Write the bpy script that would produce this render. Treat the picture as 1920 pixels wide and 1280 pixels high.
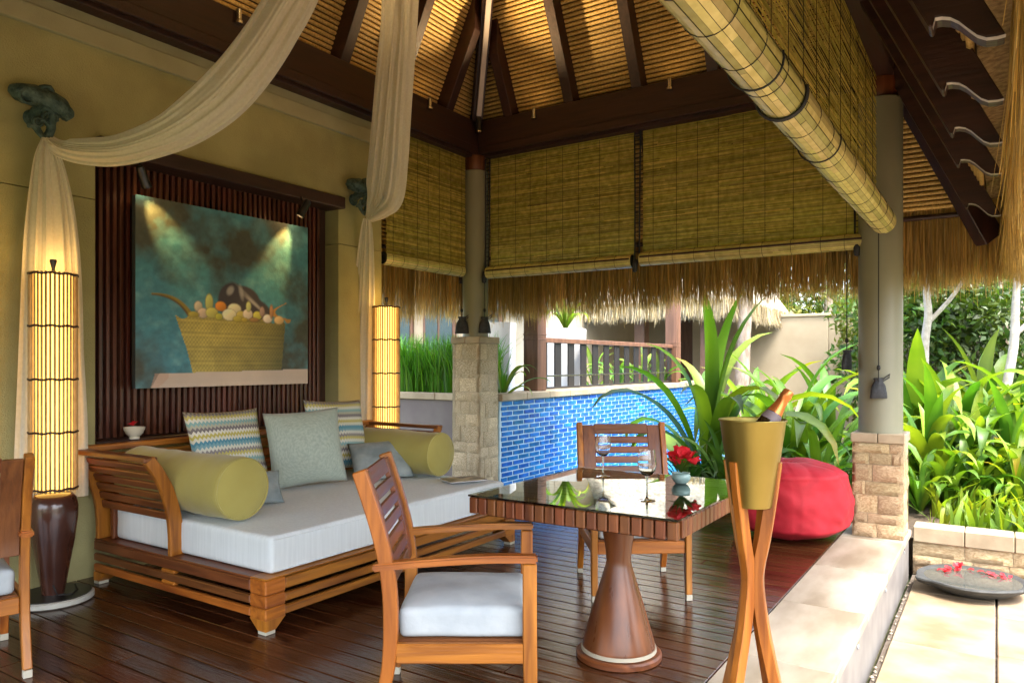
import bpy, bmesh, math, random
import numpy as np
from mathutils import Vector, Matrix, noise as mnoise
random.seed(7); RNG = np.random.default_rng(11)
R = math.radians
SC = bpy.context.scene
for o in list(bpy.data.objects): bpy.data.objects.remove(o)
COL = SC.collection

# ------------------------------------------------------------------ camera, sky, sun, exposure
YAW = R(33.3); CAM_H = 1.31; FPX = 1385.0; HOR = 680.0
cd = bpy.data.cameras.new('camera'); cam = bpy.data.objects.new('camera', cd); COL.objects.link(cam)
cam.location = (0, 0, CAM_H); cam.rotation_euler = (R(90), 0, YAW)
cd.sensor_width = 36; cd.lens = 36 * FPX / 1920; cd.shift_y = (HOR - 640) / 1920
cd.clip_start = 0.05; cd.clip_end = 2000
SC.camera = cam
W = bpy.data.worlds.new('World'); SC.world = W; W.use_nodes = True
wn = W.node_tree; bg = wn.nodes['Background']
sky = wn.nodes.new('ShaderNodeTexSky'); sky.sky_type = 'NISHITA'; sky.sun_disc = False
SUN_EL, SUN_ROT = R(62), R(112)
sky.sun_elevation = SUN_EL; sky.sun_rotation = SUN_ROT; sky.dust_density = 4.0; sky.air_density = 1.0; sky.ozone_density = 0.6
hs = wn.nodes.new('ShaderNodeHueSaturation'); hs.inputs['Saturation'].default_value = 0.62
wn.links.new(sky.outputs[0], hs.inputs['Color']); wn.links.new(hs.outputs[0], bg.inputs[0])
bg.inputs[1].default_value = 0.15
sd = bpy.data.lights.new('sun', 'SUN'); sun = bpy.data.objects.new('sun', sd); COL.objects.link(sun)
sd.energy = 1.0; sd.angle = R(10); sd.color = (1.0, 0.94, 0.84)
to_sun = Vector((math.sin(SUN_ROT) * math.cos(SUN_EL), math.cos(SUN_ROT) * math.cos(SUN_EL), math.sin(SUN_EL)))
sun.rotation_euler = to_sun.to_track_quat('Z', 'Y').to_euler(); sun.location = (6, -2, 14)
SC.view_settings.view_transform = 'Standard'; SC.view_settings.look = 'None'
SC.view_settings.exposure = 3.1; SC.view_settings.gamma = 1.0
SC.render.engine = 'CYCLES'
SC.cycles.max_bounces = 9; SC.cycles.diffuse_bounces = 5; SC.cycles.glossy_bounces = 4; SC.cycles.caustics_reflective = False; SC.cycles.caustics_refractive = False

CY, SY = math.cos(YAW), math.sin(YAW)
def px(x, y, d):                       # a photo pixel (1920 wide) at depth d -> world point
    u = (x - 960) / FPX; v = (HOR - y) / FPX
    return Vector((-SY * d + CY * u * d, CY * d + SY * u * d, CAM_H + v * d))
def px_x(x, y, X):                     # pixel on the plane X = const
    u = (x - 960) / FPX; return px(x, y, X / (-SY + CY * u))
def px_y(x, y, Y):
    u = (x - 960) / FPX; return px(x, y, Y / (CY + SY * u))
def px_z(x, y, z):
    return px(x, y, FPX * (CAM_H - z) / (y - HOR))
MPX = 1 / FPX

# ------------------------------------------------------------------ helpers
def link(o, parent=None):
    COL.objects.link(o)
    if parent is not None: o.parent = parent
    return o
def thing(name, label, cat, loc=(0, 0, 0), rz=0, group=None, rot=None):
    o = bpy.data.objects.new(name, None); o.empty_display_size = .1
    o.location = loc; o.rotation_euler = rot if rot else (0, 0, rz); link(o)
    return tag(o, label, cat, group)
def tag(o, label, cat, group=None):
    o['label'] = label; o['category'] = cat
    if group: o['group'] = group
    return o
def struct(o): o['kind'] = 'structure'; return o
def stuff(o): o['kind'] = 'stuff'; return o
def ob(name, me, m, parent=None, loc=(0, 0, 0), rot=(0, 0, 0), scale=(1, 1, 1)):
    if m is not None and (len(me.materials) == 0): me.materials.append(m)
    o = bpy.data.objects.new(name, me); o.location = loc; o.rotation_euler = rot; o.scale = scale
    return link(o, parent)
def copy_tree(o, parent=None):
    c = o.copy(); COL.objects.link(c); c.parent = parent
    for ch in list(o.children): copy_tree(ch, c)
    return c

class MB:
    def __init__(s): s.v = []; s.f = []; s.c = []; s.uv = {}
    def add(s, vs, fs, col=None):
        n = len(s.v); s.v += [tuple(p) for p in vs]; s.f += [tuple(i + n for i in f) for f in fs]
        if col is not None: s.c += [col] * len(vs)
        elif s.c: s.c += [(1, 1, 1)] * len(vs)
        return n
    def box(s, x0, x1, y0, y1, z0, z1, col=None):
        vs = [(x0, y0, z0), (x1, y0, z0), (x1, y1, z0), (x0, y1, z0), (x0, y0, z1), (x1, y0, z1), (x1, y1, z1), (x0, y1, z1)]
        s.add(vs, [(0, 3, 2, 1), (4, 5, 6, 7), (0, 1, 5, 4), (1, 2, 6, 5), (2, 3, 7, 6), (3, 0, 4, 7)], col); return s
    def tube(s, pts, r, n=8, col=None, cap=True, closed=False):
        pts = [Vector(p) for p in pts]; rs = r if isinstance(r, (list, tuple)) else [r] * len(pts)
        vs = []; fs = []; up = None; m = len(pts)
        for i, p in enumerate(pts):
            t = (pts[min(i + 1, m - 1)] - pts[max(i - 1, 0)]).normalized()
            if up is None:
                a = Vector((0, 0, 1)) if abs(t.z) < .9 else Vector((1, 0, 0)); up = (a - t * a.dot(t)).normalized()
            else:
                up = (up - t * up.dot(t)); up = up.normalized() if up.length > 1e-6 else Vector((1, 0, 0))
            sd_ = t.cross(up)
            for k in range(n):
                a = 2 * math.pi * k / n; vs.append(p + (up * math.cos(a) + sd_ * math.sin(a)) * rs[i])
        for i in range(m - 1):
            for k in range(n): fs.append((i * n + k, i * n + (k + 1) % n, (i + 1) * n + (k + 1) % n, (i + 1) * n + k))
        if cap: fs.append(tuple(range(n - 1, -1, -1))); fs.append(tuple((m - 1) * n + k for k in range(n)))
        s.add(vs, fs, col); return s
    def lathe(s, prof, n=32, col=None, o=(0, 0, 0)):
        vs = []; fs = []; m = len(prof)
        for r, z in prof:
            for k in range(n): a = 2 * math.pi * k / n; vs.append((o[0] + r * math.cos(a), o[1] + r * math.sin(a), o[2] + z))
        for i in range(m - 1):
            for k in range(n): fs.append((i * n + k, i * n + (k + 1) % n, (i + 1) * n + (k + 1) % n, (i + 1) * n + k))
        if prof[0][0] > 1e-6: fs.append(tuple(range(n - 1, -1, -1)))
        if prof[-1][0] > 1e-6: fs.append(tuple((m - 1) * n + k for k in range(n)))
        s.add(vs, fs, col); return s
    def bar(s, pts, w, t, wdir, col=None):      # rectangular section swept along pts; wdir = width direction (kept), w = width, t = thickness
        pts = [Vector(p) for p in pts]; wd = Vector(wdir).normalized(); m = len(pts); vs = []; fs = []
        ts = t if isinstance(t, (list, tuple)) else [t] * m
        for i, p in enumerate(pts):
            tg = (pts[min(i + 1, m - 1)] - pts[max(i - 1, 0)]).normalized(); nd = tg.cross(wd).normalized()
            for a, b in ((-1, -1), (1, -1), (1, 1), (-1, 1)): vs.append(p + wd * (a * w / 2) + nd * (b * ts[i] / 2))
        for i in range(m - 1):
            for k in range(4): fs.append((i * 4 + k, i * 4 + (k + 1) % 4, (i + 1) * 4 + (k + 1) % 4, (i + 1) * 4 + k))
        fs.append((3, 2, 1, 0)); fs.append(tuple((m - 1) * 4 + k for k in range(4)))
        s.add(vs, fs, col); return s
    def prism(s, poly, axis, a0, a1, col=None):  # poly: list of 2D; axis: 'x','y','z' = extrusion axis
        def P(u, v, a): return {'x': (a, u, v), 'y': (u, a, v), 'z': (u, v, a)}[axis]
        n = len(poly); vs = [P(u, v, a0) for u, v in poly] + [P(u, v, a1) for u, v in poly]
        fs = [tuple(range(n - 1, -1, -1)), tuple(range(n, 2 * n))] + [(i, (i + 1) % n, n + (i + 1) % n, n + i) for i in range(n)]
        s.add(vs, fs, col); return s
    def mesh(s, name, smooth=None, bevel=0, seg=1):
        me = bpy.data.meshes.new(name); me.from_pydata(s.v, [], s.f)
        if s.c:
            at = me.color_attributes.new('Col', 'FLOAT_COLOR', 'POINT')
            a = np.ones((len(s.v), 4), np.float32); a[:, :3] = np.array(s.c, np.float32); at.data.foreach_set('color', a.ravel())
        fix = bmesh.new(); fix.from_mesh(me); bmesh.ops.recalc_face_normals(fix, faces=fix.faces)
        if bevel: bmesh.ops.bevel(fix, geom=[e for e in fix.edges if e.is_manifold and e.calc_face_angle(0) > .5], offset=bevel, segments=seg, affect='EDGES', clamp_overlap=True)
        fix.to_mesh(me); fix.free()
        if smooth is not None:
            me.shade_smooth()
            if smooth < 179: me.set_sharp_from_angle(angle=R(smooth))
        me.update(); return me
_BC = {}
def bbox(sx, sy, sz, b=.004, seg=1):              # centred bevelled box, shared
    k = (round(sx, 4), round(sy, 4), round(sz, 4), b, seg)
    if k in _BC: return _BC[k].copy()
    me = MB().box(-sx / 2, sx / 2, -sy / 2, sy / 2, -sz / 2, sz / 2).mesh('box', bevel=b, seg=seg); _BC[k] = me; return me
def pbox(name, x0, x1, y0, y1, z0, z1, m, parent=None, b=.004, seg=1):
    return ob(name, bbox(x1 - x0, y1 - y0, z1 - z0, b, seg), m, parent, ((x0 + x1) / 2, (y0 + y1) / 2, (z0 + z1) / 2))
def np_mesh(name, v, quads, col=None, smooth=False):
    me = bpy.data.meshes.new(name); v = np.asarray(v, np.float32); quads = np.asarray(quads, np.int32); k = quads.shape[1]
    me.vertices.add(len(v)); me.vertices.foreach_set('co', v.ravel())
    me.loops.add(quads.size); me.loops.foreach_set('vertex_index', quads.ravel())
    me.polygons.add(len(quads)); me.polygons.foreach_set('loop_start', np.arange(0, quads.size, k, dtype=np.int32))
    me.polygons.foreach_set('loop_total', np.full(len(quads), k, np.int32))
    if smooth: me.polygons.foreach_set('use_smooth', np.ones(len(quads), bool))
    me.update(calc_edges=True); me.validate()
    if col is not None:
        at = me.color_attributes.new('Col', 'FLOAT_COLOR', 'POINT'); a = np.ones((len(v), 4), np.float32); a[:, :3] = col
        at.data.foreach_set('color', a.ravel())
    return me
def spline(pts, n):
    P = np.array(pts, float); m = len(P); out = []
    for i in range(m - 1):
        p0, p1, p2, p3 = P[max(i - 1, 0)], P[i], P[i + 1], P[min(i + 2, m - 1)]
        for k in range(n):
            t = k / n
            out.append(.5 * ((2 * p1) + (-p0 + p2) * t + (2 * p0 - 5 * p1 + 4 * p2 - p3) * t * t + (-p0 + 3 * p1 - 3 * p2 + p3) * t ** 3))
    out.append(P[-1]); return np.array(out)

# ------------------------------------------------------------------ materials
def mat(name, c, c2=None, rough=.6, scale=6, stretch=(1, 1, 1), detail=5, bump=0, bscale=None, spec=.5, rand=0, hrand=0, vcol=False,
        metal=0, transl=0, tcol=None, coat=0, lo=.35, hi=.65, dist=0, uv=False, bstretch=None, rvar=0, sheen=0, subc=None):
    m = bpy.data.materials.new(name); m.use_nodes = True; nt = m.node_tree; N = nt.nodes; L = nt.links
    p = N['Principled BSDF']; out = N['Material Output']
    tc = N.new('ShaderNodeTexCoord'); oi = N.new('ShaderNodeObjectInfo')
    add = N.new('ShaderNodeVectorMath'); add.operation = 'MULTIPLY_ADD'; L.new(oi.outputs['Random'], add.inputs[0]); add.inputs[1].default_value = (37, 53, 71)
    L.new(tc.outputs['UV' if uv else 'Object'], add.inputs[2])
    mp = N.new('ShaderNodeVectorMath'); mp.operation = 'MULTIPLY'; mp.inputs[1].default_value = stretch; L.new(add.outputs[0], mp.inputs[0])
    nz = N.new('ShaderNodeTexNoise'); nz.inputs['Scale'].default_value = scale; nz.inputs['Detail'].default_value = detail; nz.inputs['Distortion'].default_value = dist
    L.new(mp.outputs[0], nz.inputs['Vector'])
    cr = N.new('ShaderNodeValToRGB'); cr.color_ramp.elements[0].position = lo; cr.color_ramp.elements[1].position = hi
    cr.color_ramp.elements[0].color = (*c, 1); cr.color_ramp.elements[1].color = (*(c2 or c), 1); L.new(nz.outputs[0], cr.inputs[0])
    col = cr.outputs[0]
    if rand or hrand:
        h = N.new('ShaderNodeHueSaturation'); L.new(col, h.inputs['Color'])
        mr = N.new('ShaderNodeMapRange'); L.new(oi.outputs['Random'], mr.inputs[0]); mr.inputs[3].default_value = 1 - rand; mr.inputs[4].default_value = 1 + rand
        L.new(mr.outputs[0], h.inputs['Value'])
        if hrand:
            m2 = N.new('ShaderNodeMath'); m2.operation = 'MULTIPLY'; L.new(oi.outputs['Random'], m2.inputs[0]); m2.inputs[1].default_value = 7.31
            m3 = N.new('ShaderNodeMath'); m3.operation = 'FRACT'; L.new(m2.outputs[0], m3.inputs[0])
            m4 = N.new('ShaderNodeMapRange'); L.new(m3.outputs[0], m4.inputs[0]); m4.inputs[3].default_value = .5 - hrand; m4.inputs[4].default_value = .5 + hrand
            L.new(m4.outputs[0], h.inputs['Hue'])
        col = h.outputs[0]
    if vcol:
        at = N.new('ShaderNodeAttribute'); at.attribute_name = 'Col'; mx = N.new('ShaderNodeMix'); mx.data_type = 'RGBA'; mx.blend_type = 'MULTIPLY'; mx.inputs[0].default_value = 1
        L.new(col, mx.inputs[6]); L.new(at.outputs[0], mx.inputs[7]); col = mx.outputs[2]
    L.new(col, p.inputs['Base Color']); p.inputs['Roughness'].default_value = rough; p.inputs['Specular IOR Level'].default_value = spec; p.inputs['Metallic'].default_value = metal
    if rvar:
        rr = N.new('ShaderNodeMapRange'); L.new(nz.outputs[0], rr.inputs[0]); rr.inputs[1].default_value = .3; rr.inputs[2].default_value = .7
        rr.inputs[3].default_value = max(.02, rough - rvar); rr.inputs[4].default_value = rough + rvar; L.new(rr.outputs[0], p.inputs['Roughness'])
    if coat: p.inputs['Coat Weight'].default_value = coat; p.inputs['Coat Roughness'].default_value = .08
    if sheen: p.inputs['Sheen Weight'].default_value = sheen
    if bump:
        bz = N.new('ShaderNodeTexNoise'); bz.inputs['Scale'].default_value = bscale or scale * 3; bz.inputs['Detail'].default_value = 6
        if bstretch:
            bm_ = N.new('ShaderNodeVectorMath'); bm_.operation = 'MULTIPLY'; bm_.inputs[1].default_value = bstretch; L.new(add.outputs[0], bm_.inputs[0]); L.new(bm_.outputs[0], bz.inputs['Vector'])
        else: L.new(mp.outputs[0], bz.inputs['Vector'])
        b = N.new('ShaderNodeBump'); b.inputs['Strength'].default_value = bump; b.inputs['Distance'].default_value = .02; L.new(bz.outputs[0], b.inputs['Height']); L.new(b.outputs[0], p.inputs['Normal'])
    if transl:
        tr = N.new('ShaderNodeBsdfTranslucent'); ms = N.new('ShaderNodeMixShader'); ms.inputs[0].default_value = transl
        if tcol:
            t2 = N.new('ShaderNodeMix'); t2.data_type = 'RGBA'; t2.blend_type = 'MULTIPLY'; t2.inputs[0].default_value = 1; L.new(col, t2.inputs[6]); t2.inputs[7].default_value = (*tcol, 1); L.new(t2.outputs[2], tr.inputs[0])
        else: L.new(col, tr.inputs[0])
        L.new(p.outputs[0], ms.inputs[1]); L.new(tr.outputs[0], ms.inputs[2]); L.new(ms.outputs[0], out.inputs[0])
    return m
def emit(name, c, s):
    m = bpy.data.materials.new(name); m.use_nodes = True; p = m.node_tree.nodes['Principled BSDF']
    p.inputs['Base Color'].default_value = (*c, 1); p.inputs['Emission Color'].default_value = (*c, 1); p.inputs['Emission Strength'].default_value = s; return m
def glassm(name, c, rough=.0, ior=1.5):
    m = bpy.data.materials.new(name); m.use_nodes = True; p = m.node_tree.nodes['Principled BSDF']
    p.inputs['Base Color'].default_value = (*c, 1); p.inputs['Roughness'].default_value = rough; p.inputs['Transmission Weight'].default_value = 1; p.inputs['IOR'].default_value = ior; return m
GR = {'x': (.08, 1, 1), 'y': (1, .08, 1), 'z': (1, 1, .08)}
def wood(name, c, c2, g, rough=.4, rand=.12, coat=0, spec=.5, scale=28):
    return mat(name, c, c2, rough, scale, GR[g], 7, bump=.12, bscale=60, rand=rand, hrand=.008, coat=coat, spec=spec, lo=.3, hi=.7, dist=.6, rvar=.07)
TEAK = ((.18, .05, .006), (.43, .15, .016)); DARK = ((.02, .007, .005), (.048, .016, .010)); TEAKD = ((.085, .023, .007), (.20, .062, .016))
teak = {g: wood('teak_' + g, *TEAK, g) for g in 'xyz'}
teakd = {g: wood('dark_teak_' + g, *TEAKD, g) for g in 'xyz'}
dark = {g: wood('dark_timber_' + g, *DARK, g, rough=.5) for g in 'xyz'}
slatm = wood('slat_wood', (.065, .018, .011), (.15, .045, .024), 'z', rough=.32, rand=.3)
deckm = wood('deck_wood', (.028, .0085, .0035), (.085, .028, .0095), 'x', rough=.15, rand=.28, spec=.6, scale=20)
M_wall = mat('stucco', (.31, .282, .125), (.42, .385, .178), .85, 2.2, bump=.35, bscale=140, detail=8)
M_wall2 = mat('stucco_band', (.36, .335, .20), (.41, .385, .235), .8, 4, bump=.15, bscale=140)
M_greywall = mat('grey_render', (.15, .125, .12), (.18, .155, .145), .8, 5, bump=.1)
M_stone = mat('sandstone', (.36, .245, .12), (.57, .45, .27), .85, 9, bump=.7, bscale=26, rand=.16, hrand=.012, detail=9)
M_stonec = mat('coral_stone', (.40, .30, .16), (.80, .69, .48), .9, 16, bump=.9, bscale=22, rand=.18, detail=9)
M_cap = mat('cut_stone', (.30, .235, .15), (.41, .33, .22), .7, 6, bump=.15, rand=.1)
M_kerb = mat('kerb_stone', (.19, .15, .10), (.36, .31, .24), .62, 4.5, stretch=(1, .35, 1), bump=.12, rand=.06, detail=8)
M_flag = mat('flagstone', (.17, .115, .06), (.30, .24, .165), .7, 2.6, bump=.12, bscale=16, rand=.08, hrand=.01, detail=8)
M_mortar = mat('mortar', (.42, .34, .25), (.5, .42, .32), .95, 20, bump=.3)
M_joint = mat('dark_joint', (.08, .06, .045), (.12, .1, .08), .95, 20)
M_riser = mat('riser_grey', (.13, .12, .115), (.17, .16, .15), .6, 6)
M_chrome = mat('brushed_metal', (.6, .6, .6), None, .25, metal=1)
M_col = mat('column_paint', (.21, .208, .145), (.24, .235, .165), .38, 2, spec=.5)
M_tile = mat('blue_tile', (.008, .095, .36), (.02, .17, .50), .18, 9, rand=.26, hrand=.014, spec=.6)
M_grout = mat('grout', (.42, .62, .74), (.5, .68, .78), .8, 20)
M_thatch = mat('thatch', (.52, .36, .13), (.78, .58, .25), .85, 40, stretch=(1, 1, .1), vcol=True, transl=.5)
M_thatchb = mat('thatch_bulk', (.2, .125, .05), (.4, .28, .12), .95, 30, stretch=(1, 1, .12), bump=.8, bscale=60)
M_thatchp = mat('pale_thatch', (.40, .34, .24), (.62, .55, .42), .9, 40, vcol=True, transl=.2)
M_reed = mat('reed', (.50, .31, .085), (.72, .50, .19), .55, 60, stretch=(1, 1, 1), rand=.2, bump=.4, bscale=120)
M_reedback = mat('reed_back_sheet', (.10, .055, .02), (.14, .08, .03), .9, 30)
M_blind = mat('bamboo_slat', (.55, .46, .11), (.78, .67, .22), .55, 20, vcol=True, transl=.55)
M_blindr = mat('bamboo_roll', (.5, .42, .16), (.66, .57, .27), .45, 16, vcol=True)
M_cord = mat('black_cord', (.012, .012, .012), None, .7)
M_bronze = mat('verdigris_bronze', (.03, .06, .055), (.10, .15, .13), .6, 30, bump=.5, metal=.3)
M_black = mat('black_metal', (.012, .012, .013), None, .35)
M_drape = mat('muslin', (.76, .71, .57), (.82, .77, .64), .9, 60, transl=.3, bump=.06, bscale=300, sheen=.2)
M_matt = mat('white_cotton', (.60, .65, .67), (.66, .71, .73), .9, 60, stretch=(1, 1, .05), bump=.22, bscale=9, bstretch=(1, .6, 1))
M_seat = mat('grey_white_cotton', (.33, .37, .40), (.42, .46, .48), .9, 7, bump=.3, bscale=11)
M_olive = mat('olive_fabric', (.31, .26, .06), (.36, .31, .08), .85, 3, bump=.06, bscale=60, sheen=.2)
M_sage = mat('sage_fabric', (.27, .32, .275), (.35, .40, .34), .8, 50, stretch=(1, 6, 1), bump=.05, bscale=120, sheen=.2)
M_slate = mat('slate_fabric', (.17, .21, .22), (.30, .34, .34), .7, 9, bump=.1, bscale=200)
M_red = mat('red_canvas', (.34, .005, .014), (.42, .009, .022), .75, 12, bump=.12, bscale=300)
M_redfl = mat('red_petal', (.62, .008, .015), (.75, .03, .05), .55, 20, transl=.25)
M_bucket = mat('gold_metal', (.26, .195, .045), (.31, .235, .06), .36, 4, metal=.8, bump=.03, bscale=30)
M_foil = mat('copper_foil', (.55, .17, .04), (.62, .22, .06), .3, 12, metal=.7)
M_label = mat('paper_label', (.16, .12, .12), None, .6)
M_bottle = mat('bottle_glass', (.02, .012, .005), None, .08, spec=.7)
M_ceram = mat('celadon', (.22, .33, .31), (.3, .41, .38), .3, 20)
M_white = mat('white_paint', (.5, .5, .5), None, .5)
M_bowl = mat('cream_ceramic', (.66, .62, .5), None, .4)
M_dish = mat('dark_stone', (.028, .03, .03), (.045, .047, .045), .65, 14, bump=.25)
M_soil = mat('soil', (.05, .033, .02), (.1, .07, .045), .95, 12, bump=.8)
M_ground = mat('ground', (.06, .085, .03), (.13, .12, .06), .95, .8, bump=.5)
M_beige = mat('beige_wall', (.40, .33, .23), (.45, .38, .27), .85, 2, bump=.05)
M_pouch = mat('pouch_fabric', (.014, .016, .02), (.03, .033, .038), .7, 40, bump=.2)
M_brownp = mat('brown_post', (.115, .055, .032), (.19, .092, .055), .5, 20, stretch=(1, 1, .1))
M_rail = mat('dark_rail', (.018, .016, .016), None, .5)
M_bark = mat('bark', (.24, .18, .13), (.42, .35, .28), .9, 10, stretch=(1, 1, .4), bump=.8)
M_barkp = mat('pale_bark', (.42, .37, .32), (.6, .55, .5), .9, 12, bump=.6)
def leafm(name, a, b, t=.45): return mat(name, a, b, .42, 3, rand=.25, hrand=.018, vcol=True, transl=t, tcol=(1.15, 1.1, .4), spec=.5)
L_lily = leafm('lily_leaf', (.045, .13, .011), (.095, .205, .02)); L_lilyy = leafm('lime_leaf', (.11, .21, .014), (.19, .29, .025))
L_dark = leafm('dark_leaf', (.03, .10, .016), (.07, .165, .028), .35); L_yel = leafm('yellow_green_leaf', (.10, .17, .025), (.17, .24, .05))
L_grass = leafm('grass_blade', (.05, .18, .014), (.10, .27, .024))
M_shade = emit('lit_paper', (1.0, .58, .12), .5)
M_bamboo = mat('lamp_bamboo', (.38, .24, .08), (.5, .34, .13), .45, 20, rand=.1)
M_vase = mat('lacquer', (.05, .018, .012), (.075, .028, .018), .22, 6, coat=.4)
M_bulb = emit('lamp_glow', (1, .62, .25), 8)
M_twater = None
# ================================================================== the setting
XW = -4.64; XL = -4.6; XR = -0.75; YB = 6.3; YN = -0.6; DECKY = 6.5
g = MB(); g.box(-300, 300, -300, 300, -.9, -.42); struct(ob('ground', g.mesh('ground'), M_ground))
# deck floor
df = struct(ob('deck_floor', MB().box(-4.9, -1.0, YN - .2, DECKY, -.4, -.032).mesh('deck'), M_joint))
y = YN - .18; i = 0; pw = .1055
while y < DECKY - .02:
    j = -4.62 + random.choice([.9, 1.4, 1.9, 2.4, 2.9]) + random.uniform(-.15, .15)
    for a, b in ((-4.66, j - .0015), (j + .0015, -1.004)):
        ob('plank', bbox(b - a, pw - .0065, .03, .0025), deckm, df, ((a + b) / 2, y + pw / 2, -.015 - .0012 * random.random()))
    y += pw; i += 1
# stone kerb of the deck
kb = struct(ob('stone_kerb', MB().box(-.998, -.585, YN - .2, DECKY + .1, -.4, -.05).mesh('kerb'), M_riser))
y = YN - .2
while y < DECKY:
    l = random.uniform(.75, 1.0); l = min(l, DECKY + .09 - y)
    if l < .2: break
    ob('kerb_slab', bbox(.435, l - .006, .05, .006), M_kerb, kb, (-.7825, y + l / 2, -.025)); y += l
for k in range(5):
    me = MB().lathe([(0.0, 0), (.016, 0), (.019, .004), (.022, .006), (.022, 0.001)][::-1], 16).mesh('step_light', 40)
    ob('step_light', me, M_chrome, kb, (-.586, 1.84 + 1.1 * k, -.1), (0, R(90), 0))
# patio
pt = struct(ob('patio', MB().box(-.56, 9, -6, 6.62, -.5, -.362).mesh('patio'), M_joint))
xs = [-.535, -.005, .62, 1.35, 2.0, 2.7, 3.5]
for a in range(len(xs) - 1):
    yy = [[6.55, 6.08, 4.93, 3.9, 3.1, 2.0, .9, -.3, -1.5], [6.55, 5.75, 5.0, 4.45, 3.4, 2.2, 1.2, 0, -1.3], [6.55, 5.4, 4.6, 3.4, 2.5, 1.4, .2, -1.2]][a % 3]
    for b in range(len(yy) - 1):
        ob('flagstone', bbox(xs[a + 1] - xs[a] - .012, yy[b] - yy[b + 1] - .012, .04, .006), M_flag, pt, ((xs[a] + xs[a + 1]) / 2, (yy[b] + yy[b + 1]) / 2, -.36 + random.uniform(-.002, .002)), (random.uniform(-.002, .002), random.uniform(-.002, .002), 0))
pb = MB()
for k in range(60):
    a = Vector((random.uniform(-.558, -.54), random.uniform(.5, 6.5), -.355)); r = random.uniform(.006, .014)
    pb.add([a + Vector(d) * r for d in ((1, 0, 0), (0, 1.3, 0), (-1, 0, 0), (0, -1.3, 0), (0, 0, .8))], [(0, 1, 4), (1, 2, 4), (2, 3, 4), (3, 0, 4)])
stuff(ob('pebbles', pb.mesh('pebbles', 60), M_kerb, pt))
# planting beds and low pool
struct(ob('planting_bed', MB().box(-3.1, 9, 6.84, 17.8, -.5, -.12).mesh('bed'), M_soil))
wm = mat('pool_water', (.03, .2, .4), None, .03, bump=.15, bscale=6, spec=.6)
struct(ob('water', MB().box(-4.43, -3.1, DECKY + .02, 13.4, -.5, -.14).mesh('w'), wm))
struct(ob('pool_water', MB().box(-8.0, -4.74, 6.9, 13.4, .2, .89).mesh('w2'), wm))
struct(ob('terrace', MB().box(-14, -4.74, 13.4, 30, -.5, .6).mesh('t'), M_kerb))
struct(ob('rear_terrace', MB().box(-14, -8.0, 6.0, 13.4, -.5, .8).mesh('t'), M_kerb))

# painting wall with its niche
NY0, NY1, NZ0, NZ1 = 2.39, 4.40, .80, 2.66
wl = thing('wall', 'tall olive stucco wall with a slatted niche and stepped cornice', 'wall', (XW, 0, 0))
WM = MB()
def wp(name, y0, y1, z0, z1, x0=-.24, x1=0, m=M_wall): return pbox(name, x0, x1, y0, y1, z0, z1, m, wl, 0 if name == 'wall_panel' else .004)
GZ = 2.313
for (y0, y1, z0, z1) in ((YN - .3, NY0, -.4, GZ - .003), (YN - .3, NY0, GZ + .003, 3.47), (NY1, 4.92, -.4, GZ - .003), (NY1, 4.92, GZ + .003, 3.47)): WM.box(-.24, 0, y0, y1, z0, z1)
WM.box(-.24, 0, NY0 + .0002, NY1 - .0002, -.4, NZ0 - .002); WM.box(-.24, 0, NY0 + .0002, NY1 - .0002, NZ1 + .002, 3.47); ob('render_coat', WM.mesh('coat'), M_wall, wl)
wp('wall_core', YN - .3, 4.915, -.4, 3.47, -.36, -.2405)
wp('cornice_band', YN - .3, 4.95, 3.245, 3.36, -.2, .035, M_wall2); wp('cornice_band', YN - .3, 4.94, 3.362, 3.468, -.2, .018, M_wall2)
# slatted panel in the niche
sp = thing('slat_panel', 'dark brown vertical slat panel set in the niche behind the painting', 'panel', (XW, 0, 0))
pbox('backing', -.20, -.155, NY0 + .002, NY1 - .002, NZ0, NZ1, dark['z'], sp)
n = 42; st = (NY1 - NY0 - .12) / n
for k in range(n): pbox('slat', -.154, -.115, NY0 + .03 + st * k + .009, NY0 + .03 + st * (k + 1) - .012, NZ0 + .028, NZ1 - .001, slatm, sp, .003)
pbox('lintel', -.15, .075, NY0 - .01, NY1 + .012, NZ1 - .06, NZ1 + .035, dark['y'], sp, .006)
pbox('sill', -.15, .02, NY0 + .003, NY1 - .003, NZ0 - .004, NZ0 + .026, dark['y'], sp, .005)

# beams, rafters, reed ceiling, thatch
MS = 2.1; ZU = 3.6; ZRD = 3.97
rf = thing('thatched_roof', 'steep thatched pavilion roof with dark rafters over a golden reed ceiling', 'roof')
for nm, a in (('beam', (XL - .1, XL + .1, YN - .1, YB + .1)), ('beam', (XL + .101, XR - .101, YB - .1, YB + .1)), ('beam', (XR - .1, XR + .1, YN - .1, YB + .1)), ('beam', (XL + .101, XR - .101, YN - .1, YN + .1))):
    pbox(nm, *a, 3.475, 3.8, dark['y'] if a[3] - a[2] > 1 else dark['x'], rf, .006)
for a in ((XL + .101, XL + .135, YN, YB - .136), (XL + .136, XR - .136, YB - .135, YB - .101)): pbox('beam_moulding', *a, 3.455, 3.53, dark['x'], rf, .004)
for a in ((XL - .085, XL + .085, YN, YB - .17), (XL + .17, XR - .17, YB - .085, YB + .085)): pbox('blind_batten', *a, 3.43, 3.474, dark['x'], rf, .004)
NT = MS * 0 + .16 / math.cos(math.atan(MS))          # vertical depth of a rafter
tail = [(-.772, 2.352), (-.75, 2.350), (-.72, 2.353), (-.695, 2.368), (-.67, 2.395), (-.645, 2.424), (-.62, 2.444), (-.595, 2.452), (-.577, 2.453), (-.570, 2.424), (-.560, ZU - .560 * MS)]
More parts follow.
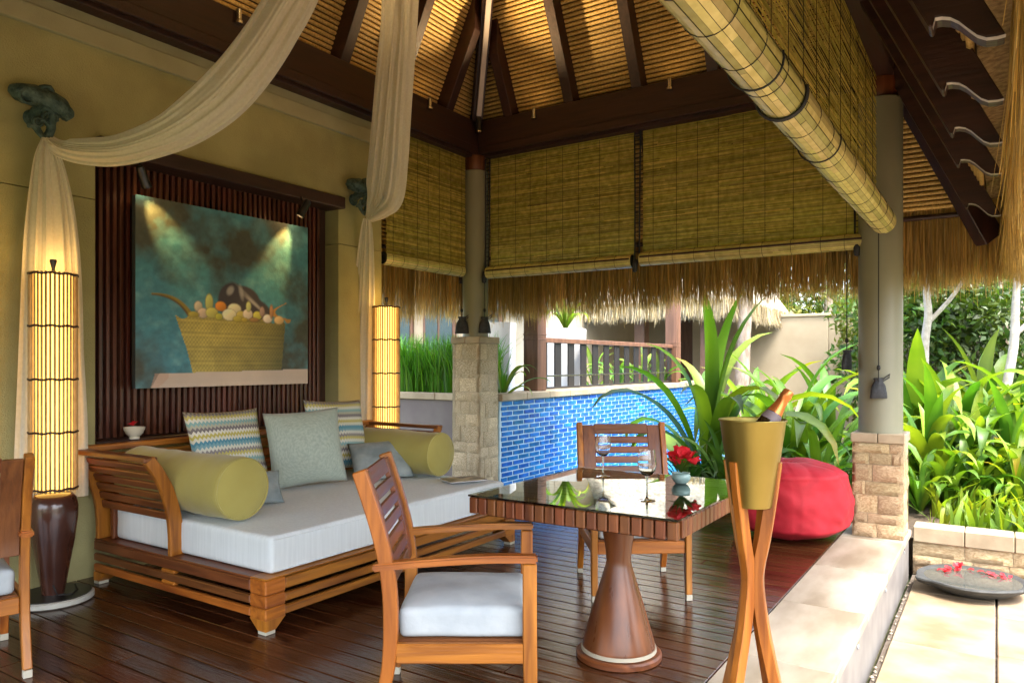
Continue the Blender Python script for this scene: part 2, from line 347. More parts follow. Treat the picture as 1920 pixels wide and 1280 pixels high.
def rafter_mesh(t1):
    poly = tail + [(t1, ZU + MS * t1), (t1, ZU + NT - .01 + MS * t1)]
    return MB().prism(poly, 'y', -.05, .05).mesh('rafter', bevel=.004)
def tail_mesh():
    b = MB(); q = tail[::-1]; nrm = .0015; vs = []
    for (t, z) in q[1:]: vs += [(t - .001, .022, z - .003), (t - .001, .0505, z - .003)]
    b.add(vs, [(2 * i, 2 * i + 1, 2 * i + 3, 2 * i + 2) for i in range(len(q) - 2)]); return b.mesh('tail_end')
M_tail = mat('lit_end_grain', (.42, .38, .36), (.5, .46, .44), .6, 20)  # pale end grain, with the lit lower edge put into the colour
tm = tail_mesh()
def rafter(base, rz, t1):
    r = ob('rafter', rafter_mesh(t1), dark['x'], rf, base, (0, 0, rz)); ob('tail_end', tm, M_tail, r)
for yv in [6.28, 4.9, 4.22, 3.54, 2.86, 2.18, 1.5, .82, .14]: rafter((XR, yv, 0), R(180), min(1.88, max(.05, YB - yv - .1)))
for yv in [5.75, 5.05, 4.35, 3.65, 2.95, 2.25, 1.55, .85, .15]: rafter((XL, yv, 0), 0, min(1.88, YB - yv - .12, yv - YN - .1))
for xv in [-4.13, -3.43, -2.73, -2.03, -1.33]: rafter((xv, YB, 0), R(-90), min(1.85, xv - XL - .12, XR - xv - .12))
for xv in [-4.13, -3.43, -2.73, -2.03, -1.33]: rafter((xv, YN, 0), R(90), min(1.85, xv - XL - .12, XR - xv - .12))
def hip(c, dx, dy):
    b = MB(); p0 = Vector((c[0] - dx * .7, c[1] - dy * .7, ZU + .16 - .7 * MS)); p1 = Vector((c[0] + dx * 1.87, c[1] + dy * 1.87, ZU + .16 + 1.87 * MS))
    b.bar([p0, p1], .11, .19, Vector((dy, -dx, 0))); ob('hip_rafter', b.mesh('hip', bevel=.005), dark['z'], rf)
hip((XL, YB), 1, -1); hip((XR, YB), -1, -1); hip((XL, YN), 1, 1); hip((XR, YN), -1, 1)
b = MB(); b.bar([(XL + 1.925, YN + 1.8, 7.62), (XL + 1.925, YB - 1.8, 7.62)], .12, .25, (1, 0, 0)); ob('ridge_beam', b.mesh('r'), dark['y'], rf)
# pale strip on the corner hip with its small light
cdn = thing('hip_strip', 'long pale grey strip running down the hip rafter to a corner light', 'strip')
def hpt(t, dz): return Vector((XL + t, YB - t, ZU + MS * t + dz))
ob('strip', MB().bar([hpt(.16, -.10), hpt(1.5, -.10)], .05, .03, (1, 1, 0)).mesh('d', bevel=.004), mat('lilac_grey', (.46, .40, .40), (.52, .46, .45), .5), cdn)
p0 = hpt(.16, -.12); ob('lamp_head', MB().lathe([(0, -.14), (.03, -.14), (.034, -.1), (.034, -.02), (.02, .01), (0, .01)], 16, o=p0).mesh('h', 40), M_black, cdn)
ob('lamp_rim', MB().lathe([(.024, -.152), (.037, -.15), (.037, -.135), (.024, -.135)], 16, o=p0).mesh('h', 40), M_chrome, cdn)
# reed courses: far and wall-side planes as single pieces, the rest joined
cm = MB()
def pl(side, t, off=0):
    z = ZRD + off + MS * t
    if side == 'far': return (XL + t, YB - t, z), (XR - t, YB - t, z)
    if side == 'near': return (XL + t, YN + t, z), (XR - t, YN + t, z)
    if side == 'left': return (XL + t, YN + t, z), (XL + t, YB - t, z)
    return (XR - t, YN + t, z), (XR - t, YB - t, z)
for s_ in ('far', 'near', 'left', 'right'):
    a, b_ = pl(s_, -.68, .05); c, d = pl(s_, 1.9249, .05); e, f_ = pl(s_, -.95, .62); h, i_ = pl(s_, 1.9249, .62)
    cm.add([a, b_, d, c], [(0, 1, 2, 3)])
ob('reed_backing', cm.mesh('mat'), M_reedback, rf)  # opaque sheet added behind the reeds to stop light leaking through
tb = MB()
for s_ in ('far', 'near', 'left', 'right'):
    a, b_ = pl(s_, -.68, .06); e, f_ = pl(s_, -1.02, .83); h, i_ = pl(s_, 1.9249, .75)
    tb.add([e, f_, i_, h, a, b_], [(0, 1, 2, 3), (0, 1, 5, 4)])
stuff(ob('thatch', tb.mesh('thatch'), M_thatchb, rf))
cnt = 0; rest = MB(); step = .0172
def reed_mesh(L, r=.0165): return MB().tube([(-L / 2, 0, 0), (-L / 6, 0, 0), (L / 6, 0, 0), (L / 2, 0, 0)], r, 6, cap=False).mesh('reed', 80)
for s_ in ('far', 'left', 'right', 'near'):
    t = -.66
    while t < 1.88:
        a, b_ = pl(s_, t); a, b_ = Vector(a), Vector(b_); L = (b_ - a).length; ok = (s_ in ('far', 'left') and -.5 < t < 1.05) or (s_ in ('far',) and t <= -.5) or (s_ == 'right' and t < -.1)
        if L > .06 and ok and cnt < 296:
            d = (b_ - a).normalized(); ob('reed', reed_mesh(L), M_reed, rf, (a + b_) / 2, (random.uniform(-3, 3), 0, math.atan2(d.y, d.x))); cnt += 1
        elif L > .06: rest.tube([a, b_], .0165, 5, cap=False)
        t += step
stuff(ob('reeds', rest.mesh('reeds', 80), M_reed, rf))
for s_, q in (('far', 0), ('left', 0)):
    a, b_ = pl(s_, -.668, -.06); ob('eave_batten', MB().tube([a, b_], .022, 8).mesh('eb', 60), dark['x'], rf)
# thatch fringe
def fringe(name, p0, p1, outn, ztop, zbot, n, depth, parent, m, wob=.10, wmax=.011, gap=0.0, seed=1):
    rg = np.random.default_rng(seed); p0 = np.array(p0, float); p1 = np.array(p1, float); L = np.linalg.norm(p1 - p0); dr = (p1 - p0) / L; on = np.array(outn, float)
    s = rg.random(n) * L; dp = rg.random(n) ** 1.0
    clump = np.array([mnoise.noise(Vector((a * 4.0, seed * 3.1, 0))) for a in s]) + .6 * np.array([mnoise.noise(Vector((a * 17.0, seed * 5.1, 0))) for a in s])
    top = p0[None] + dr[None] * s[:, None] + on[None] * (dp * depth)[:, None]; zt = ztop - dp * .0 + rg.normal(0, .03, n)
    zb = (zbot[0] + (zbot[1] - zbot[0]) * s / L if isinstance(zbot, tuple) else zbot) + clump * .07 + rg.normal(0, .035, n) + np.where(rg.random(n) < .12, -rg.random(n) * .11, 0) + (1 - dp) * .05
    drift = rg.normal(0, wob * .25, n); dout = rg.normal(.02, .03, n); wd = rg.uniform(.35, 1, n) * wmax; ang = rg.uniform(-1.2, 1.2, n)
    wv = dr[None] * np.cos(ang)[:, None] + on[None] * np.sin(ang)[:, None]
    V = np.zeros((n, 6, 3)); ks = (0, .55, 1.0)
    for k, q in enumerate(ks):
        c = top + dr[None] * (drift * q ** 1.5)[:, None] + on[None] * (dout * q * q)[:, None]; c[:, 2] = zt + (zb - zt) * q
        w = wd * (1, .9, .25)[k]; V[:, 2 * k] = c - wv * w[:, None] / 2; V[:, 2 * k + 1] = c + wv * w[:, None] / 2
    base = (np.arange(n) * 6)[:, None]; Q = np.concatenate([base + np.array([[0, 1, 3, 2]]), base + np.array([[2, 3, 5, 4]])])
    br = rg.uniform(.55, 1.25, n) * (.9 + .25 * clump); hue = rg.random(n)
    c = np.stack([br * (1 + .12 * hue), br, br * (1 - .35 * hue)], 1); Cc = np.repeat(c[:, None, :], 6, 1).reshape(-1, 3)
    return stuff(ob(name, np_mesh(name, V.reshape(-1, 3), Q, Cc), m, parent))
ez = 2.60
E0 = .66
fringe('thatch_fringe', (XL - E0 - .1, YB + E0, 0), (XR + 1.02, YB + E0, 0), (0, 1, 0), ez, (1.80, 1.95), 8500, .14, rf, M_thatch, seed=2)
fringe('thatch_fringe', (XL - E0, YN - .5, 0), (XL - E0, YB + E0 + .1, 0), (-1, 0, 0), ez, 1.80, 8000, .14, rf, M_thatch, seed=3)
fringe('thatch_fringe', (XR + .80, 1.0, 0), (XR + .80, YB + E0 + .2, 0), (1, 0, 0), ez + .08, 1.96, 9000, .22, rf, M_thatch, seed=4)
fringe('thatch_fringe', (XL - E0, YN - E0, 0), (XR + E0, YN - E0, 0), (0, -1, 0), ez, 1.96, 1500, .22, rf, M_thatch, wmax=.03, seed=5)

# stones for piers and walls
def rock_mesh(seed, nx=5, nz=3, amp=.02):
    rg = random.Random(seed); b = MB(); vs = []
    for k in range(nz + 1):
        for i in range(nx + 1):
            u, v = i / nx - .5, k / nz - .5; edge = (i in (0, nx)) or (k in (0, nz))
            vs.append((u * (1 if not edge else 1), (-.55 if edge else -1) * (.55 + .45 * rg.random()), v))
    fs = [(k * (nx + 1) + i, k * (nx + 1) + i + 1, (k + 1) * (nx + 1) + i + 1, (k + 1) * (nx + 1) + i) for k in range(nz) for i in range(nx)]
    # back skirt
    n0 = len(vs); ring = [i for i in range(nx + 1)] + [k * (nx + 1) + nx for k in range(1, nz + 1)] + [nz * (nx + 1) + i for i in range(nx - 1, -1, -1)] + [k * (nx + 1) for k in range(nz - 1, 0, -1)]
    for r_ in ring: x, y_, z = vs[r_]; vs.append((x, 1.5, z))
    for a in range(len(ring)): c = (a + 1) % len(ring); fs.append((ring[a], n0 + a, n0 + c, ring[c]))
    b.add(vs, fs); return b.mesh('stone', 50)
ROCK = [rock_mesh(s) for s in range(7)]
def stone_face(parent, p0, along, length, z0, z1, m, hs, ls, amp, seed, rzv):   # rough blocks on a vertical face, outward = -local y
    rg = random.Random(seed); z = z0; row = 0
    while z < z1 - .02:
        h = rg.uniform(*hs); h = z1 - z if z1 - z - h < hs[0] * .7 else h
        x = 0; first = True
        while x < length - .005:
            l = rg.uniform(*ls) * (.6 if first and row % 2 else 1); l = length - x if length - x - l < ls[0] * .5 else l; first = False
            me = ROCK[rg.randrange(7)]
            if not me.materials: pass
            o = bpy.data.objects.new('stone', me); link(o, parent); o.location = Vector(p0) + Vector(along) * (x + l / 2) + Vector((0, 0, z + h / 2)); o.rotation_euler = (0, 0, rzv)
            o.scale = (l - .003, amp * rg.uniform(.6, 1.5), h - .003)
            if len(o.material_slots) == 0: me.materials.append(None)
            o.material_slots[0].link = 'OBJECT'; o.material_slots[0].material = m
            x += l
        z += h; row += 1
def column(cx, cy, ph, label, m, hs, ls, r, seed, amp):
    t = thing('column', label, 'column', (cx, cy, 0)); w = .175
    pbox('pier_core', -w + .012, w - .012, -w + .012, w - .012, -.05, ph - .07, M_mortar, t)
    for k, (p, al, rz) in enumerate((((-w, -w + .012, 0), (1, 0, 0), 0), ((w - .012, -w, 0), (0, 1, 0), R(90)), ((w, w - .012, 0), (-1, 0, 0), R(180)), ((-w + .012, w, 0), (0, -1, 0), R(-90)))):
        stone_face(t, p, al, 2 * w, 0, ph - .072, m, hs, ls, amp, seed + k, rz)
    for a, b_ in ((-.185, -.002), (.002, .185)):
        pbox('cap_stone', a, b_, -.185, .185, ph - .07, ph, M_cap, t, .006)
    ob('shaft', MB().lathe([(r, ph), (r, 3.31), (r - .006, 3.315), (r - .01, 3.315)], 40).mesh('shaft', 40), M_col, t)
    ob('timber_head', MB().lathe([(r * .72, 3.312), (r * .8, 3.35), (r * .84, 3.42), (r * .8, 3.474)], 24).mesh('head', 40), teakd['z'], t)
    return t
column(XL, YB, 1.58, 'grey-green round column on a tall rough coral-stone pier in the corner', M_stonec, (.10, .2), (.12, .34), .135, 20, .016)
column(XR, YB, .78, 'grey-green round column on a low sandstone block pier beside the red beanbag', M_stone, (.07, .14), (.14, .26), .155, 50, .016)
# planter wall on the patio
pw_ = thing('planter_wall', 'low cream sandstone planter wall edging the patio under lush lilies', 'wall', (0, 6.64, 0))
pbox('wall_core', -.56, 5, .01, .2, -.45, -.1, M_mortar, pw_)
stone_face(pw_, (-.56, .01, 0), (1, 0, 0), 5.5, -.36, -.1, M_stone, (.07, .1), (.16, .36), .022, 91, 0)
x = -.555
while x < 4.8: l = random.uniform(.3, .42); pbox('coping_stone', x, x + l - .004, -.025, .2, -.098, .022, M_cap, pw_, .006); x += l

# raised pool with the blue tiled wall
pw2 = thing('pool_wall', 'raised pool wall faced with small blue brick tiles under stone coping', 'wall', (-4.42, 0, 0))
pbox('grout_face', -.3, -.006, YB + .2, 13.6, -.5, .9, M_grout, pw2)
y = YB + .2; k = 0
while y < 13.5: pbox('coping_stone', -.36, .03, y, y + .496, .901, .98, M_cap, pw2, .008); y += .5
tw, th = .225, .0545; tme = bbox(.010, tw - .03, th - .014, .0015); tme.materials.append(M_tile); rs = MB(); tcount = 0
cand = []
for r_ in range(25):
    z = .9 - th * (r_ + .5)
    for c in range(32):
        yy = YB + .22 + tw * (c + (.5 if r_ % 2 else 0)) + tw / 2
        if z > -.43: cand.append((yy, z))
cand.sort(key=lambda a: (a[0] if a[1] > .05 else a[0] + 8))
for k, (yy, z) in enumerate(cand):
    if k < 300: ob('tile', tme, None, pw2, (-.001, yy, z))
    else:
        s_ = random.uniform(.75, 1.25); rs.box(-.006, .004, yy - tw / 2 + .015, yy + tw / 2 - .015, z - th / 2 + .007, z + th / 2 - .007, (s_ * random.uniform(.9, 1.2), s_, s_))
for r_ in range(1, 24, 2): z = .9 - th * (r_ + .5); rs.box(-.006, .004, YB + .224, YB + .22 + tw / 2 - .009, z - th / 2 + .007, z + th / 2 - .007, (1, 1, 1))
M_tilev = mat('blue_tile_v', (.012, .12, .42), (.02, .18, .52), .2, 8, vcol=True, spec=.6)
stuff(ob('tiles', rs.mesh('tiles'), M_tilev, pw2))
# planter left of the corner pier
gp = thing('garden_planter', 'grey rendered planter box with pale stone coping left of the corner pier', 'planter', (0, 6.62, 0))
pbox('planter_face', -7.2, -4.78, 0, .7, -.45, .885, M_greywall, gp); x = -7.2
while x < -4.8: pbox('coping_stone', x, min(x + .6, -4.78), -.03, .12, .887, .965, M_cap, gp, .006); x += .604
# ================================================================== bamboo blinds
def blind_mesh(L, H, seed, rowh=.0095, amp=.003):
    rg = np.random.default_rng(seed); nr = int(H / rowh); V = []; F = []; Cc = []
    for r_ in range(nr):
        z1 = H - r_ * rowh; z0 = z1 - rowh * 1.06; x = -rg.random() * .5; tone = .85 + .3 * rg.random()
        while x < L:
            l = rg.uniform(.25, 1.1); a, b = max(x, 0), min(x + l, L); x += l
            if b - a < .005: continue
            o1, o2 = rg.normal(0, amp, 2); ya = rg.normal(0, amp * .5); dz = rg.normal(0, .0012, 2); n = len(V)
            V += [(a, o1, z0 + dz[0]), (b, o2, z0 + dz[1]), (b, o2 + ya, z1 + dz[1]), (a, o1 + ya, z1 + dz[0])]; F.append((n, n + 1, n + 2, n + 3))
            g_ = rg.random(); br = tone * rg.uniform(.6, 1.2); cc = (br * (1.08 - .22 * g_), br * (1 - .1 * g_), br * (.9 - .3 * g_)); Cc += [cc] * 4
    return np_mesh('blind', V, F, np.array(Cc))
def roll_mesh(L, r, seed):
    rg = random.Random(seed); b = MB(); n = 22
    for k in range(n):
        a0 = 2 * math.pi * k / n; a1 = 2 * math.pi * (k + .93) / n; x = 0
        while x < L:
            l = rg.uniform(.5, 1.6); x1 = min(L, x + l); rr = r * rg.uniform(.97, 1.02); s = rg.uniform(.62, 1.15); gq = rg.random()
            b.add([(x, rr * math.cos(a0), rr * math.sin(a0)), (x1, rr * math.cos(a0), rr * math.sin(a0)), (x1, rr * math.cos(a1), rr * math.sin(a1)), (x, rr * math.cos(a1), rr * math.sin(a1))], [(0, 1, 2, 3)], (s * (1.05 - .15 * gq), s, s * (.95 - .25 * gq)))
            x = x1
    return b.mesh('roll')
def spiral_end(r):
    b = MB(); pts = [((0, (r * (1 - .8 * k / 60)) * math.cos(k * .42), (r * (1 - .8 * k / 60)) * math.sin(k * .42))) for k in range(60)]
    b.tube(pts, .005, 5); return b.mesh('e')
def blind(label, p0, ang, L, ztop, zroll, r, cords, seed, loops=(), inner=1, rowh=.0095, ro=.8):
    t = thing('bamboo_blind', label, 'blind', (p0[0], p0[1], 0), ang, 'rolled bamboo blinds of the pavilion')
    o = ob('slat_sheet', blind_mesh(L, ztop - zroll - r * .6, seed, rowh), M_blind, t, (0, 0, zroll + r * .6)); o['kind'] = 'stuff'
    rl = ob('roll', roll_mesh(L, r, seed), M_blindr, t, (0, -inner * r * ro, zroll))
    stuff(rl)
    ob('roll_core', MB().tube([(.002, 0, 0), (L - .002, 0, 0)], r * .93, 20).mesh('core', 60), M_blindr, rl)
    for xx in (0, L): ob('roll_end', spiral_end(r * .9), M_blindr, rl, (xx, 0, 0))
    pbox('gap_strip', .01, L - .01, -inner * r * 1.78 - .004, -inner * r * 1.78 + .004, zroll + r * .12, zroll + r * .38, dark['x'], t, .002) if not loops else None  # dark strip standing in for the shaded gap across the roll
    x = cords * .5
    while x < L:
        b = MB(); b.tube([(x, -inner * .006, ztop - .01), (x, -inner * .006, zroll + r)], .0016, 5); b.tube([(x, .006 * inner, ztop - .01), (x, .006 * inner, zroll + r)], .0016, 5)
        pts = [(x + .0, -inner * r * ro + r * 1.02 * math.cos(a), zroll + r * 1.02 * math.sin(a)) for a in np.linspace(0, 2 * math.pi, 22)]
        b.tube(pts, .0018, 5, cap=False); ob('stitch_cord', b.mesh('c'), M_cord, t); x += cords * random.uniform(.85, 1.15)
    for (x, rad, k) in loops:                       # lifting cords looped under the roll
        b = MB()
        for q in range(k):
            dx = q * .012; rr = r * 1.06 + .004
            for sgn in (1,):
                pts = [(x + dx, -inner * (.012 + .03 * (q % 2)), ztop), (x + dx, -inner * .02, zroll + r * 2.2)]
                pts = [(x + dx - .05, inner * (r * .35), ztop)] + [(x + dx - .02, inner * (r * .30), zroll + r * 1.6)] + [(x + dx + .004 * math.sin(a * 2), -inner * r * ro + inner * rr * math.cos(a), zroll + rr * math.sin(a)) for a in np.linspace(.35, -math.pi - .2, 16)]
                b.tube(pts, rad, 6)
        ob('lift_cord', b.mesh('l', 60), M_cord, t)
    return t
blind('bamboo blind, left of two lowered over the blue pool wall, corner column side', (XL + .19, YB + .01), 0, 1.62, 3.43, 2.24, .062, .2, 1)
blind('wide bamboo blind over the pool, next to the right-hand column', (XL + 1.89, YB + .012), 0, 1.9, 3.43, 2.25, .062, .2, 2)
blind('short bamboo blind between the stucco wall and the corner column', (XL + .0, 4.94), R(90), 1.18, 3.43, 2.26, .06, .17, 3, inner=-1)
rb = blind('large bright bamboo blind with thick rolled bottom, hanging on the patio side', (XR + .0, -.35), R(90), YB - .25 + .35, 3.44, 2.35, .088, .3, 4, loops=((2.95, .004, 1), (4.05, .004, 1), (3.32, .006, 2)), inner=1, ro=.55)
# black cord bundles beside the pool-side blinds
for (xv, lab) in ((XL + 1.845, 'black lifting cords hanging in the gap between the two pool-side blinds'), (XR - .155, 'black lifting cords at the far end of the wide pool-side blind'), (XL + .165, 'black lifting cords beside the corner column')):
    t = thing('blind_cords', lab, 'cord', (xv, YB, 0), 0, 'blind lifting cords')
    for dx in (-.03, .028):
        b = MB(); b.tube([(dx, -.01, 3.43), (dx * .8, -.012, 2.8), (dx * .75, -.02, 2.3), (dx * .3, -.06, 2.19)], [.007, .008, .008, .012], 6); ob('cord', b.mesh('c', 60), M_cord, t)
    for k in range(24): ob('knot', bbox(.05, .004, .006, .001), M_cord, t, (0, -.01, 3.36 - k * .045)) if k % 1 == 0 else None
    ob('cord_bunch', MB().lathe([(0, -.07), (.02, -.06), (.026, 0), (.018, .05), (0, .06)], 10).mesh('b', 60), M_cord, t, (0, -.07, 2.2))

# ================================================================== pouches on the columns
def pouch(p, cordtop, s, label, rz):
    t = thing('cord_pouch', label, 'pouch', p, rz, 'dark cloth pouches holding blind cords')
    b = MB(); prof = []; n = 20; vs = []; lev = [(-.075, .95, .30), (-.07, 1, .35), (-.03, .93, .42), (.02, .72, .42), (.045, .5, .4), (.055, .42, .36), (.07, .55, .42), (.078, .5, .4)]
    for z, a, c in lev:
        for k in range(n):
            q = 2 * math.pi * k / n; pl_ = 1 + (.10 * math.cos(q * 7) if z > 0 else .02 * math.cos(q * 5)); vs.append((a * .065 * s * math.cos(q) * pl_, c * .065 * s * math.sin(q) * pl_, z * s))
    fs = [(i * n + k, i * n + (k + 1) % n, (i + 1) * n + (k + 1) % n, (i + 1) * n + k) for i in range(len(lev) - 1) for k in range(n)] + [tuple(range(n))]
    b.add(vs, fs); ob('bag', b.mesh('bag', 50), M_pouch, t)
    lp = MB().tube([(.02, 0, .055 * s), (.05, 0, .08 * s), (.085, 0, .105 * s), (.08, 0, .08 * s), (.03, 0, .05 * s)], .004, 6); ob('drawstring', lp.mesh('d', 60), M_pouch, t)
    c = MB().tube([(0, 0, .06 * s), (0, 0, .14), (0, 0, cordtop - p[2])], .004, 6); c.lathe([(0, .13), (.012, .14), (.014, .155), (.01, .17), (0, .175)], 10); ob('cord', c.mesh('c', 60), M_cord, t)
vx, vy = SY, -CY
pouch((XR + .01, YB - .19, 1.12), 2.3, 1.0, 'black pouch hanging on the front of the right-hand column', YAW)
pouch((XR - .235, YB - .02, 1.33), 2.3, 1.0, 'dark brown pouch peeking out left of the right-hand column', R(70))
pouch((XL - .05, YB - .17, 1.70), 2.2, 1.15, 'dark pouch resting on the tall pier, left of the corner column shaft', YAW)
pouch((XL + .155, YB - .05, 1.70), 2.2, 1.1, 'dark pouch resting on the tall pier, right of the corner column shaft', R(60))

# ================================================================== painting
def fbm(x, y, s, seed, oct=5):
    out = np.zeros_like(x); a = 1; tot = 0
    for o_ in range(oct):
        rg = np.random.default_rng(seed + o_); n = int(max(2, s * 2 ** o_)) + 2; gz = rg.random((n + 1, n + 1)); fx = x * (n - 1); fy = y * (n - 1); ix = fx.astype(int); iy = fy.astype(int); tx = fx - ix; ty = fy - iy
        tx = tx * tx * (3 - 2 * tx); ty = ty * ty * (3 - 2 * ty)
        out += a * ((gz[iy, ix] * (1 - tx) + gz[iy, ix + 1] * tx) * (1 - ty) + (gz[iy + 1, ix] * (1 - tx) + gz[iy + 1, ix + 1] * tx) * ty); tot += a; a *= .55
    return out / tot
def paint(nx, ny):
    U, Vv = np.meshgrid(np.linspace(0, 1, nx), np.linspace(0, 1, ny)); V = 1 - Vv      # V: 0 at top
    f = fbm(U, Vv, 4, 3); f2 = fbm(U, Vv, 14, 9); f3 = fbm(U, Vv, 40, 19, 3)
    dk = np.array([.05, .056, .045]); te = np.array([.055, .20, .27]); lt = np.array([.16, .34, .38])
    m = np.clip((f - .38) * 3.2 + .45 * np.exp(-((U - .15) ** 2 + (V - .7) ** 2) / .12) + .3 * np.exp(-((V - .5) ** 2) / .03) - .35 * (U > .8) * V, 0, 1)
    C = dk + (te - dk) * m[..., None]; C = C + (lt - C) * (np.clip((f2 - .5) * 2, 0, .5) * m)[..., None]
    C = C * (.75 + .5 * f3)[..., None]
    def put(mask, col, a=1.0):
        nonlocal C; mk = np.clip(mask, 0, 1)[..., None] * a; C = C * (1 - mk) + np.asarray(col) * mk
    def soft(d, w=.006): return np.clip(.5 - d / w, 0, 1)
    # left handle (long banana-like) and right handle
    def seg(x0, y0, x1, y1, w0, w1, bend=0):
        t = np.clip(((U - x0) * (x1 - x0) + (V - y0) * (y1 - y0)) / ((x1 - x0) ** 2 + (y1 - y0) ** 2), 0, 1); bx = bend * t * (1 - t) * 4
        cx = x0 + (x1 - x0) * t + bx * (y0 - y1); cy = y0 + (y1 - y0) * t + bx * (x1 - x0); w = w0 + (w1 - w0) * t
        return np.hypot(U - cx, V - cy) - w, t
    d, t = seg(.08, .505, .27, .60, .005, .016, -.15); put(soft(d), [.24, .17, .03]); d, t = seg(.08, .51, .26, .605, .003, .006, -.15); put(soft(d), [.1, .05, .02])
    d, t = seg(.845, .50, .86, .60, .006, .020, .9); put(soft(d), [.40, .20, .05])
    # dark eggplants behind the fruit
    def ell(cx, cy, a, b, rot=0):
        c, s = math.cos(rot), math.sin(rot); x = (U - cx) * c + (V - cy) * s; y = -(U - cx) * s + (V - cy) * c; return (np.sqrt((x / a) ** 2 + (y / b) ** 2) - 1) * min(a, b)
    for cx, cy, a, b, r_ in ((.50, .50, .075, .10, .25), (.585, .505, .10, .085, .6), (.66, .55, .10, .06, .5)): put(soft(ell(cx, cy, a, b, r_), .012), [.045, .035, .045])
    for cx, cy, a, b, r_, q in ((.495, .45, .018, .028, .5, .6), (.56, .455, .012, .04, -.2, .5), (.62, .50, .05, .008, .65, .5), (.66, .53, .05, .007, .7, .45), (.60, .47, .06, .005, .7, .35)): put(soft(ell(cx, cy, a, b, r_), .012), [.5, .46, .46], q)
    # basket
    lx = .20 + (V - .60) / .33 * .075 + .012 * np.sin(V * 9); rx = .845 - (V - .60) / .33 * .03; top = .603 + .012 * np.sin(U * 60) + .02 * ((U - .5) / .35) ** 2; bas = (U > lx) * (U < rx) * (V > top) * (V < .935)
    weave = .5 + .5 * np.sin(U * 170 + 1.5 * np.sin(V * 40)) * np.sin(V * 240 + (np.floor(U * 54) % 2) * 3.14); sh = np.clip(1.25 - (U - .25) * 1.65, .16, 1) * (1 - .45 * np.clip((V - .75) * 3 * (U > .4), 0, 1))
    bc = np.array([.42, .32, .07])[None, None] * ((.55 + .55 * weave) * sh * (.65 + .7 * f2))[..., None] + np.array([.02, .028, .02])
    C = np.where((bas > 0)[..., None], bc, C)
    # fruit row
    rg = np.random.default_rng(5)
    fr = [(.315, .555, .022, .03, (.5, .42, .32)), (.34, .59, .03, .028, (.55, .42, .33)), (.375, .53, .022, .05, (.42, .43, .14)), (.39, .585, .035, .03, (.5, .46, .12)), (.44, .545, .032, .028, (.62, .22, .03)), (.52, .555, .04, .032, (.66, .6, .42)), (.49, .59, .042, .034, (.72, .66, .46)), (.43, .605, .022, .02, (.42, .4, .06)), (.56, .59, .03, .026, (.45, .36, .09)), (.60, .58, .03, .03, (.6, .5, .42)), (.605, .535, .016, .03, (.5, .5, .22)), (.66, .585, .028, .026, (.5, .45, .08)), (.725, .60, .03, .026, (.66, .58, .54)), (.80, .605, .032, .026, (.62, .42, .2)), (.54, .612, .03, .018, (.4, .33, .06)), (.29, .60, .03, .016, (.38, .3, .05)), (.75, .555, .012, .04, (.4, .2, .1)), (.69, .56, .016, .03, (.34, .22, .2)), (.64, .612, .03, .014, (.3, .16, .06)), (.58, .615, .02, .014, (.4, .3, .05))]
    for cx, cy, a, b, c in fr:
        dd = ell(cx, cy, a, b); lit = np.clip(.95 - ((U - cx) / a + (V - cy) / b) * .22, .45, 1.25)
        mk = soft(dd, .006)[..., None]; C = C * (1 - mk) + np.array(c)[None, None] * lit[..., None] * mk
        put(soft(np.abs(dd) - .0015, .004), [.08, .05, .02], .5)
    # white ledge
    led = (V > .925 - (U - .08) * .02) * (U > .08 + (V - .925) * -.02 + .03 * (.99 - V) / .06); put(led.astype(float), [.46, .37, .32]); C = np.where((led > 0)[..., None], C * (.85 + .3 * f)[..., None], C)
    put(((V > .925) * (V < .995) * (U > .07) * (U < .16) * (U + V < 1.11) * (U + V * .3 > .37)).astype(float), [.42, .25, .18], .5)
    cut = (V > .985 - .03 * (U < 2) * U * 0)
    return np.clip(C * 1.3, .005, .9)
PA, PB = px_x(254, 363, -4.615), px_x(577, 425, -4.615); zb = 1.145
pt_ = thing('painting', 'unframed teal painting of a fruit basket hung on the slatted panel', 'painting', (-4.615, PA.y, zb)); PWd = PB.y - PA.y; PH = 2.39 - zb
nx, ny = 216, 190; Cg = paint(nx, ny)
Yg, Zg = np.meshgrid(np.linspace(0, PWd, nx), np.linspace(0, PH, ny)); Vp = np.stack([np.full_like(Yg, .0), Yg, Zg], -1).reshape(-1, 3)
ii = np.arange(nx * ny).reshape(ny, nx); Q = np.stack([ii[:-1, :-1], ii[:-1, 1:], ii[1:, 1:], ii[1:, :-1]], -1).reshape(-1, 4)
ob('painted_canvas', np_mesh('canvas', Vp, Q, Cg.reshape(-1, 3)), mat('oil_paint', (1, 1, 1), None, .45, vcol=True, bump=.12, bscale=70), pt_)
pbox('canvas_frame', -.045, -.0015, .001, PWd - .001, .001, PH - .001, mat('canvas_edge', (.04, .045, .045), None, .8), pt_, .002)
